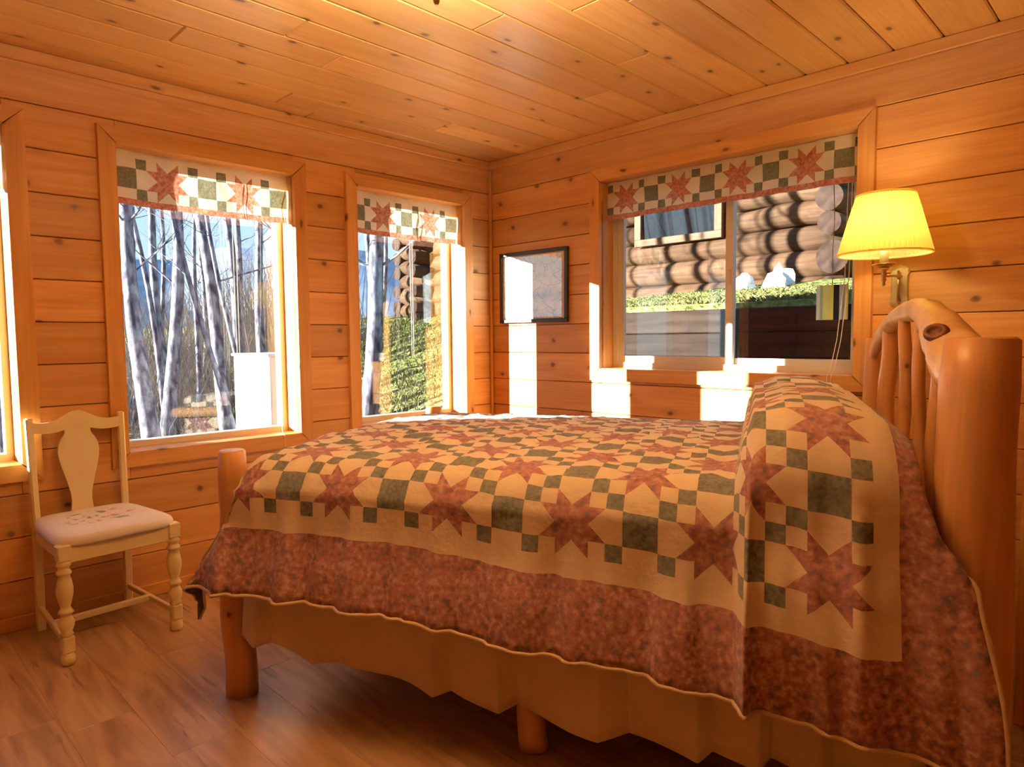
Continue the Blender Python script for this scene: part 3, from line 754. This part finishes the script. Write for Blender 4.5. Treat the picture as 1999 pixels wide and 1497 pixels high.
bar('rear_apron', (RX_, -RYH, 0.425), (RX_, RYH, 0.425), 0.02, 0.06, M['cream_paint'], chair)
def outline(name, left, right, x_of, thick, parent):
    """slab between two outlines (lists of (y,z)) lying in a leaning plane"""
    V, F = [], []; n = len(left)
    for off in (-thick/2, thick/2):
        for (y0, z0), (y1, z1) in zip(left, right):
            V.append((x_of(z0)+off, y0, z0)); V.append((x_of(z1)+off, y1, z1))
    m = 2*n
    for i in range(n-1):
        a = 2*i; F.append((a, a+1, a+3, a+2)); F.append((m+a+2, m+a+3, m+a+1, m+a))
        F.append((a+2, m+a+2, m+a, a)); F.append((a+1, m+a+1, m+a+3, a+3))
    F.append((0, m, m+1, 1)); F.append((2*n-2, 2*n-1, m+2*n-1, m+2*n-2))
    return link(name, mesh_from(name, V, F, [M['cream_paint']]), parent)
xo = lambda z: RX_ - 0.022*(z-0.45)/0.455 + 0.002
hw = [(0.455, 0.060), (0.475, 0.052), (0.495, 0.043), (0.53, 0.038), (0.57, 0.041), (0.62, 0.052), (0.68, 0.068), (0.72, 0.076), (0.75, 0.079), (0.78, 0.075), (0.805, 0.064), (0.822, 0.052), (0.836, 0.048), (0.850, 0.052), (0.866, 0.066)]
outline('splat', [(-w_, z) for z, w_ in hw], [(w_, z) for z, w_ in hw], xo, 0.012, chair)
cy = [-0.168+0.336*i/28 for i in range(29)]
def ctop(y): return 0.868 + 0.058*math.exp(-(y/0.075)**2) + 0.016*(abs(y)/0.168)**2
def cbot(y): return 0.826 + 0.030*math.exp(-(y/0.07)**2) + 0.014*(abs(y)/0.168)**2
outline('crest_rail', [(y, cbot(y)) for y in cy], [(y, ctop(y)) for y in cy], xo, 0.02, chair)
def seat_mat():
    q = N('embroidered_seat'); tc = q.n('TexCoord')
    n1 = q.n('TexNoise'); n1.inputs['Scale'].default_value = 22; n1.inputs['Detail'].default_value = 3; q.l(tc, 'Object', n1, 'Vector')
    r = q.ramp(n1, 'Color', [(0.38, (0.20, 0.24, 0.17)), (0.43, (0.80, 0.72, 0.64)), (0.56, (0.82, 0.74, 0.66)), (0.61, (0.62, 0.20, 0.24))])
    ln = q.n('VectorMath', operation='LENGTH'); mp = q.n('Mapping'); mp.inputs['Location'].default_value = (0.02, 0, -0.475); mp.inputs['Scale'].default_value = (1.25, 1, 1); q.l(tc, 'Object', mp, 0); q.l(mp, 0, ln, 0)
    mk = q.ramp(ln, 'Value', [(0.13, (1, 1, 1)), (0.18, (0, 0, 0))])
    m = q.mix((mk, 0), (0.84, 0.77, 0.72), (r, 0))
    wv = q.n('TexNoise'); wv.inputs['Scale'].default_value = 260; q.l(tc, 'Object', wv, 'Vector')
    b = q.bsdf(0.95, 0.1); b.inputs['Sheen Weight'].default_value = 0.3; q.l(m, 2, b, 'Base Color')
    bp = q.n('Bump'); bp.inputs['Strength'].default_value = 0.4; bp.inputs['Distance'].default_value = 0.003; q.l(wv, 'Fac', bp, 'Height'); q.l(bp, 0, b, 'Normal'); return q.m
V, F = [], []; ns = 24
def seat_ring(e, z, dom=0):
    return z, e
NR = [(1.0, 0.455), (1.012, 0.464), (1.012, 0.474), (0.99, 0.486), (0.94, 0.494), (0.82, 0.499), (0.6, 0.503), (0.3, 0.505), (0.0, 0.506)]
for e, z in NR:
    for k in range(48):
        an = 2*PI*k/48; c, s_ = math.cos(an), math.sin(an)
        sx = math.copysign(abs(c)**0.35, c); sy = math.copysign(abs(s_)**0.35, s_)
        xs = -0.018 + 0.238*sx*e; half = RYH+0.018 + (FYH+0.026-RYH-0.018)*(xs+0.256)/0.476
        V.append((xs, half*sy*e, z - 0.004))
for i in range(len(NR)-1):
    for k in range(48): F.append((i*48+k, i*48+(k+1) % 48, (i+1)*48+(k+1) % 48, (i+1)*48+k))
F.append(tuple(reversed(range(48))))
tag(link('seat', mesh_from('seat', V, F, [seat_mat()], None, True), chair), 'white seat embroidered with pink flowers')

# ------------------------------------------------------------------ wall lamp
M['brass'] = plain('brass', (0.62, 0.42, 0.14), 0.28, 0.5, metallic=1.0)
lampr = empty('wall_lamp', (2.59, 0, 1.43)); tag(lampr, 'brass swing arm wall lamp with pleated yellow shade, lit', 'lamp')
LX, LY = 0.005, -0.25        # lamp centre relative to the plate
ol = [(0.0, 0.092), (0.016, 0.087), (0.034, 0.078), (0.040, 0.062), (0.034, 0.050), (0.033, 0.0), (0.034, -0.050), (0.040, -0.062), (0.034, -0.078), (0.016, -0.087), (0.0, -0.092)]
loop = ol + [(-x_, z) for x_, z in reversed(ol[1:-1])]
V, F = [], []; n = len(loop)
for yv, sc2 in ((0.0, 1.0), (-0.008, 1.0), (-0.013, 0.86)):
    for x_, z in loop: V.append((x_*sc2, yv, z*sc2))
for i in range(2):
    for k in range(n): F.append((i*n+k, i*n+(k+1) % n, (i+1)*n+(k+1) % n, (i+1)*n+k))
F.append(tuple(2*n+k for k in range(n)))
link('wall_plate', mesh_from('wall_plate', V, F, [plain('pale_brass', (0.55, 0.47, 0.26), 0.35, 0.5, metallic=0.7)]), lampr)
tube_obj('pivot_rod', [(0, -0.03, -0.068), (0, -0.03, 0.066)], 0.0055, M['brass'], lampr, 10)
for z in (-0.060, 0.058): tube_obj('pivot_bracket', [(0, 0, z), (0, -0.03, z)], 0.006, M['brass'], lampr, 10)
tube_obj('swing_arm', [(0, -0.03, 0.035), (0.03, -0.10, 0.035), (0.012, -0.17, 0.035), (LX, LY, 0.03)], 0.0055, M['brass'], lampr, 10)
lathe('socket_stem', [(0.002, -0.012), (0.008, -0.006), (0.005, 0.002), (0.011, 0.014), (0.007, 0.022), (0.012, 0.034), (0.009, 0.045), (0.013, 0.054), (0.020, 0.062)], M['brass'], lampr, 16, (LX, LY, 0.0))
lathe('drip_cup', [(0.010, 0.062), (0.030, 0.067), (0.047, 0.076), (0.048, 0.078), (0.030, 0.072), (0.008, 0.070)], M['brass'], lampr, 24, (LX, LY, 0.0))
lathe('candle_sleeve', [(0.0165, 0.070), (0.0165, 0.19), (0.010, 0.192)], plain('candle_sleeve', (0.85, 0.78, 0.55), 0.5), lampr, 18, (LX, LY, 0.0))
def shade_mat():
    q = N('pleated_shade'); d = q.n('BsdfDiffuse'); d.inputs[0].default_value = (0.86, 0.74, 0.42, 1)
    t = q.n('BsdfTranslucent'); t.inputs[0].default_value = (0.95, 0.84, 0.42, 1)
    ms = q.n('MixShader'); ms.inputs[0].default_value = 0.55; q.l(d, 0, ms, 1); q.l(t, 0, ms, 2); q.l(ms, 0, q.out, 0); return q.m
M['shade'] = shade_mat()
sh = lathe('shade', [(0.171, 0.118), (0.1395, 0.236), (0.1235, 0.296), (0.1095, 0.345), (0.106, 0.357)], M['shade'], lampr, 112, (LX, LY, 0.0), None, False, 0.035)
md = sh.modifiers.new('thick', 'SOLIDIFY'); md.thickness = 0.001
for r_, z in ((0.171, 0.119), (0.107, 0.356)):
    tube_obj('shade_band', [(LX+r_*math.cos(2*PI*k/40), LY+r_*math.sin(2*PI*k/40), z) for k in range(41)], 0.005, M['shade'], lampr, 8)
tube_obj('shade_spider', [(LX-0.104, LY, 0.352), (LX+0.104, LY, 0.352)], 0.002, M['brass'], lampr, 6)
tube_obj('shade_harp', [(LX, LY, 0.19), (LX, LY, 0.352)], 0.003, M['brass'], lampr, 6)
def bulb_mat():
    q = N('bulb_glow'); e = q.n('Emission'); e.inputs[0].default_value = (1.0, 0.80, 0.42, 1); e.inputs[1].default_value = 30; q.l(e, 0, q.out, 0); return q.m
lathe('bulb', [(0.010, 0.192), (0.016, 0.205), (0.026, 0.225), (0.029, 0.245), (0.022, 0.262), (0.004, 0.272)], bulb_mat(), lampr, 16, (LX+0.0, LY, 0.0))
light('wall_lamp_light', 'POINT', (2.59+LX, LY, 1.43+0.30), 2.9, (1.0, 0.80, 0.45), shadow_soft_size=0.035)
bpy.data.objects['wall_lamp_light'].location = (2.59+LX, LY-0.05, 1.43+0.24)

# ------------------------------------------------------------------ ceiling light
cl = empty('ceiling_light', (2.085, -2.169, 2.44)); tag(cl, 'ceiling light with frosted bowl and brass finial, lit', 'light')
lathe('canopy', [(0.065, 0.0), (0.065, -0.012), (0.03, -0.03), (0.012, -0.04)], M['brass'], cl, 24)
tube_obj('stem', [(0, 0, -0.03), (0, 0, -0.347)], 0.005, M['brass'], cl, 10)
def frost():
    q = N('frosted_bowl'); d = q.n('BsdfDiffuse'); d.inputs[0].default_value = (0.9, 0.85, 0.75, 1); t = q.n('BsdfTranslucent'); t.inputs[0].default_value = (0.95, 0.9, 0.8, 1)
    ms = q.n('MixShader'); ms.inputs[0].default_value = 0.7; q.l(d, 0, ms, 1); q.l(t, 0, ms, 2); q.l(ms, 0, q.out, 0); return q.m
lathe('bowl', [(0.165, -0.205), (0.155, -0.240), (0.12, -0.285), (0.07, -0.313), (0.012, -0.323)], frost(), cl, 32, capped=False)
lathe('finial', [(0.004, -0.370), (0.0075, -0.364), (0.009, -0.356), (0.0075, -0.348), (0.004, -0.343), (0.012, -0.335), (0.016, -0.325), (0.010, -0.319)], M['brass'], cl, 16)
light('ceiling_light_bulb_offscreen', 'POINT', (2.085+0.05, -2.169, 2.19), 112.0, (1.0, 0.82, 0.58), shadow_soft_size=0.06)

# ------------------------------------------------------------------ outdoors
def gz(x, y):
    slope = -0.28 + 2.15*smooth01((y-0.3)/7.5) + 0.02*max(0, y-8)
    ter = (1.50+(y-2.0)*0.10) if y > 1.99 else -0.3
    if y > 8: ter = 2.1+(y-8)*0.04
    k = smooth01((x+2.6)/1.0); return slope*(1-k)+ter*k
V, F = [], []
xs = [-45+i*1.5 for i in range(20)] + [-15+i*0.3 for i in range(50)] + [0.0, 0.5, 1, 1.5, 2, 3, 4, 5, 7, 10]
xs = sorted(set(round(v, 3) for v in xs)); ys = [-30, -20, -12, -7, -5, -3, -2, -1] + [i*0.25 for i in range(0, 8)] + [1.96, 2.0] + [2.25+i*0.3 for i in range(22)] + [10, 12, 16, 22, 30, 45]
for yv in ys:
    for xv in xs:
        nz = 0.10*mnoise.noise(Vector((xv*0.9, yv*0.9, 0))) + 0.05*mnoise.noise(Vector((xv*2.5, yv*2.5, 3)))
        if xv > -1.3 and yv < 2.6: nz *= 0.1
        V.append((xv, yv, gz(xv, yv)+nz))
nx = len(xs)
for j in range(len(ys)-1):
    for i in range(nx-1): F.append((j*nx+i, j*nx+i+1, (j+1)*nx+i+1, (j+1)*nx+i))
def ground_mat():
    q = N('autumn_ground'); tc = q.n('TexCoord')
    n1 = q.n('TexNoise'); n1.inputs['Scale'].default_value = 1.1; n1.inputs['Detail'].default_value = 5; q.l(tc, 'Object', n1, 'Vector')
    n2 = q.n('TexNoise'); n2.inputs['Scale'].default_value = 14; n2.inputs['Detail'].default_value = 6; q.l(tc, 'Object', n2, 'Vector')
    sp = q.n('SeparateXYZ'); q.l(tc, 'Object', sp, 0)
    zr = q.n('MapRange', i_1=-0.1, i_2=0.5); q.l(sp, 'Z', zr, 0)
    grass = q.ramp(n2, 'Fac', [(0.35, (0.05, 0.065, 0.018)), (0.5, (0.18, 0.21, 0.055)), (0.65, (0.34, 0.34, 0.13))])
    leaf = q.ramp(n2, 'Fac', [(0.35, (0.09, 0.06, 0.04)), (0.5, (0.28, 0.20, 0.12)), (0.65, (0.50, 0.40, 0.27))])
    m = q.mix((zr, 0), (leaf, 0), (grass, 0)); b = q.bsdf(0.95, 0.1); q.l(m, 2, b, 'Base Color')
    bp = q.n('Bump'); bp.inputs['Strength'].default_value = 0.8; bp.inputs['Distance'].default_value = 0.1; q.l(n2, 'Fac', bp, 'Height'); q.l(bp, 0, b, 'Normal'); return q.m
M['ground'] = ground_mat()
g = link('ground', mesh_from('ground', V, F, [M['ground']], None, True)); tag(g, 'leaf strewn ground rising to a grassy bank outside', kind='structure')
# retaining wall of dark timber
rw = empty('retaining_wall', (0, 0, 0)); tag(rw, 'dark timber retaining wall under the grassy bank outside the sliding window', 'retaining wall', kind='structure')
M['darkwood'] = wood('dark_timber', (0.035, 0.025, 0.020), (0.018, 0.012, 0.010), rough=0.8, spec=0.1, knots=False, knot_c=(0.01, 0.01, 0.01))
z = -0.35
while z < 1.45:
    board('timber', (-2.2, 1.88, z+.003), (6.5, 1.985, min(z+0.2, 1.52)-.003), 'X', M['darkwood'], rw, 0.008); z += 0.2
# grass tufts on the bank edge and the slope
random.seed(3)
V, F = [], []
def blade(x, y, z, h, w, dx, dy):
    i = len(V); a = random.random()*6.28; wx, wy = w*math.cos(a), w*math.sin(a)
    V.extend([(x-wx, y-wy, z-0.01), (x+wx, y+wy, z-0.01), (x+dx*0.4+wx*.6, y+dy*0.4+wy*.6, z+h*0.6), (x+dx, y+dy, z+h)]); F.extend([(i, i+1, i+2), (i, i+2, i+3)])
TREES = [(-5.11, -0.67, -0.109, -0.015, 0.073), (-7.07, 0.21, -0.166, -0.072, 0.034), (-7.61, 0.38, -0.101, -0.008, 0.056), (-6.67, 0.04, -0.028, 0.065, 0.073), (-4.57, 0.15, -0.214, -0.12, 0.025), (-5.62, 0.52, -0.155, -0.061, 0.07), (-5.24, 0.61, -0.165, -0.071, 0.027), (-7.23, 1.46, -0.131, -0.037, 0.062), (-8.9, 1.22, -0.036, 0.057, 0.036), (-10.39, 1.16, -0.052, 0.04, 0.039), (-3.81, 1.33, 0.022, 0.114, 0.087), (-8.21, 4.72, -0.136, -0.043, 0.048), (-9.12, 5.23, 0.009, 0.102, 0.045), (-6.31, -1.86, -0.096, -0.003, 0.048), (-9.65, 0.48, -0.086, 0.008, 0.055), (-7.99, 2.12, -0.082, 0.011, 0.064),
         (-12.5, -0.6, -0.02, 0.03, 0.06), (-13.5, 1.6, 0.03, 0.0, 0.06), (-12.0, 2.6, -0.05, 0.02, 0.05), (-11.0, -1.9, -0.03, 0.0, 0.05), (-14.5, 4.4, 0.02, 0.03, 0.07), (-13.0, 6.2, 0.0, 0.05, 0.06)]
BAGS = ((-0.97, 5.9, 0.26), (-0.48, 5.9, 0.36))
def blocked(x, y):
    if -4.2 < x < -2.9 and y < 1.0: return True                    # the utility box
    if y > 6.3 and (abs(x+0.1) < 0.45 or x < -8.9): return True    # log ends of the cabin
    if any((x-a)**2+(y-b)**2 < c*c for a, b, c in BAGS): return True
    return any((x-t[0])**2+(y-t[1])**2 < (t[4]*1.7+0.09)**2 for t in TREES)
for k in range(9000):
    x = random.uniform(-2.2, 3.6); y = 2.06+random.random()**1.8*4.4; z = gz(x, max(2.0, y)); h = random.uniform(0.015, 0.05)
    if blocked(x, y): continue
    blade(x, y, z, h, 0.006, random.uniform(-.06, .06), random.uniform(-.06, .06))
for k in range(9000):
    x = random.uniform(-10, -2.3); y = random.uniform(0.8, 6.35); z = gz(x, y); h = random.uniform(0.04, 0.16)
    if blocked(x, y): continue
    blade(x, y, z, h, 0.008, random.uniform(-.08, .08), random.uniform(-.08, .08))
def simple2(name, c1, c2, sc_=3.0, rough=0.9): return plain(name, c1, rough, 0.1, sc_, c2)
gr = link('grass', mesh_from('grass', V, F, [simple2('grass_blades', (0.07, 0.085, 0.02), (0.19, 0.18, 0.075))])); tag(gr, 'short green and straw coloured grass on the bank', 'grass', kind='stuff')

# log cabin
cabin = empty('log_cabin', (-5, 7, 1.9)); tag(cabin, 'round log cabin standing on the bank outside', 'cabin')
def off(p): return (p[0]+5, p[1]-7, p[2]-1.9)
M['cabinlog'] = wood('weathered_log', (0.10, 0.058, 0.033), (0.055, 0.029, 0.017), rough=0.8, spec=0.15, kscale=(0.8, 4, 4), knot_c=(0.05, 0.03, 0.02), var=0.25)
M['logend'] = plain('log_end_grain', (0.032, 0.020, 0.016), 0.9, 0.1, 9, (0.05, 0.032, 0.026))
random.seed(5)
def log(p0, L, r, ax, seed, mats=True):
    n = 16; path = [(L*i/n, 0.02*math.sin(i*0.7+seed), 0.02*math.cos(i*0.5+seed)) for i in range(n+1)]
    V, F = tube(path, [r*(1+0.05*math.sin(i*0.8+seed)) for i in range(n+1)], 20, True, 0.06, seed)
    me = mesh_from('log', V, F, [M['cabinlog'], M['logend']], [0]*(len(F)-2)+[1, 1])
    for p in me.polygons: p.use_smooth = len(p.vertices) == 4
    return link('log', me, cabin, None, off(p0), ROT[ax])
zs = [(1.93, .19), (2.30, .21), (2.68, .19), (3.04, .185), (3.40, .19), (3.77, .19), (4.14, .185), (4.5, .19)]
WX0, WX1, WZ0, WZ1 = -3.35, -1.95, 2.93, 3.95
for k, (z, r) in enumerate(zs):
    if WZ0 < z < WZ1:
        log((-10.6, 7.1, z), WX0+10.6-0.10, r, 'X', k); log((WX1+0.10, 7.1, z), -WX1-0.10, r, 'X', k+30)
    else: log((-10.6, 7.1, z), 10.6, r, 'X', k)
for k, (z, r) in enumerate([(1.95, 0.13), (2.33, 0.235), (2.80, 0.165), (3.14, 0.185), (3.5, 0.18), (3.87, 0.19), (4.25, 0.19)]):
    log((-0.10+0.03*math.sin(k*2), 6.65, z), 5.2, r, 'Y', k+60)
    log((-9.6, 6.55+0.05*math.sin(k*3), z+0.05), 5.2, 0.16, 'Y', k+80)
    log((-10.7, 6.9, z+0.1), 5.0, 0.16, 'Y', k+90)
log((-9.6, 6.55, 1.70), 5.2, 0.17, 'Y', 101); log((-10.7, 6.9, 1.74), 5.0, 0.17, 'Y', 102)      # sill logs resting on the bank
M['cabtrim'] = wood('cabin_trim', (0.13, 0.07, 0.035), (0.08, 0.04, 0.02), rough=0.7, knots=False)
cw = empty('window', (0, 0, 0), cabin)
for lo, hi, ax in (((WX0-.13, 6.82, WZ0-.12), (WX1+.13, 6.90, WZ0), 'X'), ((WX0-.13, 6.82, WZ1), (WX1+.13, 6.90, WZ1+.12), 'X'), ((WX0-.13, 6.82, WZ0), (WX0, 6.90, WZ1), 'Z'), ((WX1, 6.82, WZ0), (WX1+.13, 6.90, WZ1), 'Z')):
    board('frame', off(lo), off(hi), ax, M['cabtrim'], cw, 0.006)
q = N('cabin_glass'); b = q.bsdf(0.0, 1.0); b.inputs['Base Color'].default_value = (0.010, 0.014, 0.018, 1); M['cabglass'] = q.m
board('pane', off((WX0, 6.875, WZ0-0.01)), off((WX1, 6.885, WZ1+0.01)), 'X', M['cabglass'], cw, 0).rotation_euler = (math.radians(2.0), 0, 0)
board('roof', off((-11.6, 6.6, 4.72)), off((0.7, 12.6, 4.9)), 'X', M['darkwood'], cabin, 0.02)
board('back_wall', off((-10.6, 11.6, 1.8)), off((-0.1, 11.8, 4.7)), 'X', M['cabtrim'], cabin, 0.02)

# white bags on the bank
M['bag'] = plain('white_plastic', (0.62, 0.64, 0.68), 0.4, 0.4)
def bag(loc, sx, sy, sz, seed, label):
    bm = bmesh.new(); bmesh.ops.create_icosphere(bm, subdivisions=3, radius=1.0)
    for v in bm.verts:
        c = v.co.copy(); k = 1+0.55*mnoise.noise(c*1.8+Vector((seed*5, 0, 0)))+0.25*mnoise.noise(c*4+Vector((0, seed, 0)))
        v.co = Vector((c.x*k*sx, c.y*k*sy, max(-0.15*sz, c.z*k*sz)))
    me = bm_mesh('plastic_bag', bm); me.materials.append(M['bag']); o = link('plastic_bag', me, None, None, loc); tag(o, label, 'bag', 'white bags outside the cabin')
bag((-0.97, 5.9, gz(-.97, 5.9)+0.02), 0.125, 0.13, 0.20, 1, 'small crumpled white plastic bag on the bank by the log cabin')
bag((-0.48, 5.9, gz(-.48, 5.9)+0.02), 0.19, 0.16, 0.25, 2, 'large crumpled white plastic bag on the bank by the log cabin')

# white utility box
ub = empty('utility_box', (-3.55, 0.22, 0)); tag(ub, 'plain white metal utility box standing among the trees outside', 'box')
M['whitemetal'] = plain('white_metal', (0.85, 0.86, 0.88), 0.4, 0.4)
board('body', (-0.42, -0.38, -0.35), (0.42, 0.58, 1.06), 'Z', M['whitemetal'], ub, 0.01)
board('lid', (-0.44, -0.40, 1.06), (0.44, 0.60, 1.09), 'X', M['whitemetal'], ub, 0.008)
board('door', (0.42, -0.30, 0.05), (0.432, 0.52, 0.55), 'Z', M['whitemetal'], ub, 0.004)

# trees
def bark():
    q = N('grey_bark'); tc = q.n('TexCoord'); mp = q.n('Mapping'); mp.inputs['Scale'].default_value = (6, 6, 2.2); q.l(tc, 'Object', mp, 0)
    n1 = q.n('TexNoise'); n1.inputs['Scale'].default_value = 2.5; n1.inputs['Detail'].default_value = 6; q.l(mp, 0, n1, 'Vector')
    r = q.ramp(n1, 'Fac', [(0.36, (0.06, 0.06, 0.085)), (0.5, (0.17, 0.17, 0.215)), (0.64, (0.32, 0.32, 0.36))]); b = q.bsdf(0.9, 0.1); q.l(r, 0, b, 'Base Color'); return q.m
M['bark'] = bark()
def tree(x, y, lx, ly, r, seed, h=8.5):
    r *= 1.3
    rnd_ = random.Random(seed); z0 = gz(x, y)-0.15
    root = empty('bare_tree', (x, y, z0)); tag(root, 'slender bare grey tree in the thicket outside the tall windows', 'tree', 'bare trees outside the tall windows')
    n = 14; path, rad = [], []
    for i in range(n+1):
        t = i/n; zz = h*t
        path.append(Vector((lx*zz + 0.05*math.sin(zz*1.3+seed), ly*zz + 0.05*math.cos(zz*1.1+seed), zz))); rad.append(r*(1.25-0.2*min(1, t*6))*(1-0.72*t))
    V, F = tube(path, rad, 10, True, 0.12, seed)
    link('trunk', mesh_from('trunk', V, F, [M['bark']], None, True), root)
    V, F = [], []
    org = Vector((x, y, z0))
    def clear(q):
        w = org+q
        for t in TREES:
            if t[0] == x and t[1] == y: continue
            zz = w.z-(gz(t[0], t[1])-0.15)
            if (t[0]+t[2]*zz-w.x)**2+(t[1]+t[3]*zz-w.y)**2 < (t[4]*1.3*1.25*(1-0.72*max(0, zz)/8.5)+0.14)**2: return False
        return not (w.y > 6.2 and -11.2 < w.x < 0.6)
    def br(p, d, L, rr, depth):
        pp = [p]; c = p
        for k in range(5):
            d = (d + Vector((rnd_.uniform(-.22, .22), rnd_.uniform(-.22, .22), rnd_.uniform(-.05, .22)))).normalized(); c = c+d*L/5; pp.append(c)
        if not all(clear(q.lerp(w, f)) for q, w in zip(pp, pp[1:]) for f in (0, 0.5, 1.0)): return
        v, f = tube(pp, [rr*(1-0.8*k/5) for k in range(6)], 5 if depth == 0 else 3, False); o = len(V); V.extend(v); F.extend([tuple(a+o for a in q) for q in f])
        if depth < 2:
            for k in range(3 if depth == 0 else 3):
                q = pp[rnd_.randint(1, 5)]; br(q, (d+Vector((rnd_.uniform(-1, 1), rnd_.uniform(-1, 1), rnd_.uniform(-.3, .7)))).normalized(), L*rnd_.uniform(.4, .65), rr*0.5, depth+1)
    for k in range(11):
        t = rnd_.uniform(0.30, 0.95); i = int(t*n); an = rnd_.uniform(0, 6.28)
        br(path[i], Vector((math.cos(an), math.sin(an), rnd_.uniform(.1, .9))).normalized(), rnd_.uniform(.8, 2.0)*(1.1-t*0.5), max(0.005, rad[i]*0.2), 0)
    link('branches', mesh_from('branches', V, F, [M['bark']], None, True), root)['kind'] = 'stuff'
    return root
TLAB = {10: 'stout bare tree leaning over the grassy bank outside the corner window', 4: 'thin bare tree leaning steeply beside the white utility box', 5: 'thick bare trunk rising behind the white utility box', 13: 'bare tree outside the tall window nearest the white chair', 0: 'stout bare tree standing nearest to the tall window over the bed foot'}
for k, t_ in enumerate(TREES):
    o = tree(*t_, seed=k*3+1)
    if k in TLAB: o['label'] = TLAB[k]
# thicket of twigs and dead stalks
random.seed(11); V, F = [], []
for k in range(5200):
    far = random.random() < 0.75
    x = random.uniform(-18, -8.5) if far else random.uniform(-9, -4.3); y = random.uniform(-4, 7)
    if (x > -12.6 and y > 5.2) or any((x-t[0])**2+(y-t[1])**2 < (t[4]*1.7+0.10)**2 for t in TREES): continue
    z = gz(x, y); h = random.uniform(0.5, 3.0) if far else random.uniform(0.15, 0.7); w = random.uniform(0.006, 0.014) if far else 0.004
    dx, dy = random.uniform(-.5, .5)*h, random.uniform(-.5, .5)*h; mx, my = dx*0.5+random.uniform(-.1, .1), dy*0.5+random.uniform(-.1, .1)
    if any((x+fx*dx-t[0]-t[2]*(fx*h+0.15))**2+(y+fx*dy-t[1]-t[3]*(fx*h+0.15))**2 < (t[4]*1.6+0.09)**2 for t in TREES for fx in (0.25, 0.5, 0.75, 1.0)): continue
    i = len(V); V.extend([(x-w, y, z), (x+w, y+w, z), (x, y-w, z), (x+mx-w*.7, y+my, z+h*.55), (x+mx+w*.7, y+my+w*.5, z+h*.55), (x+mx, y+my-w*.7, z+h*.55), (x+dx, y+dy, z+h)])
    F.extend([(i, i+1, i+4, i+3), (i+1, i+2, i+5, i+4), (i+2, i, i+3, i+5), (i+3, i+4, i+6), (i+4, i+5, i+6), (i+5, i+3, i+6)])
tk = link('undergrowth', mesh_from('undergrowth', V, F, [simple2('dry_twigs', (0.24, 0.21, 0.20), (0.50, 0.43, 0.36), 1.2)])); tag(tk, 'tangle of dry twigs and stalks under the bare trees', 'undergrowth', kind='stuff')
# distant hills
V, F = [], []
NA = 60
for i in range(NA+1):
    an = math.radians(85+i*110/NA); rr = 95
    hgt = 13+6*mnoise.noise(Vector((i*0.16, 0, 0)))+2.2*mnoise.noise(Vector((i*0.6, 3, 0)))
    for q_, (fr, zf) in enumerate(((0.55, -1.0), (0.75, 0.35), (0.92, 0.8), (1.0, 1.0))):
        V.append((rr*fr*math.cos(an), rr*fr*math.sin(an)*0.9-3, hgt*zf if zf > 0 else -1.0))
for i in range(NA):
    for j in range(3): F.append((i*4+j, i*4+j+1, (i+1)*4+j+1, (i+1)*4+j))
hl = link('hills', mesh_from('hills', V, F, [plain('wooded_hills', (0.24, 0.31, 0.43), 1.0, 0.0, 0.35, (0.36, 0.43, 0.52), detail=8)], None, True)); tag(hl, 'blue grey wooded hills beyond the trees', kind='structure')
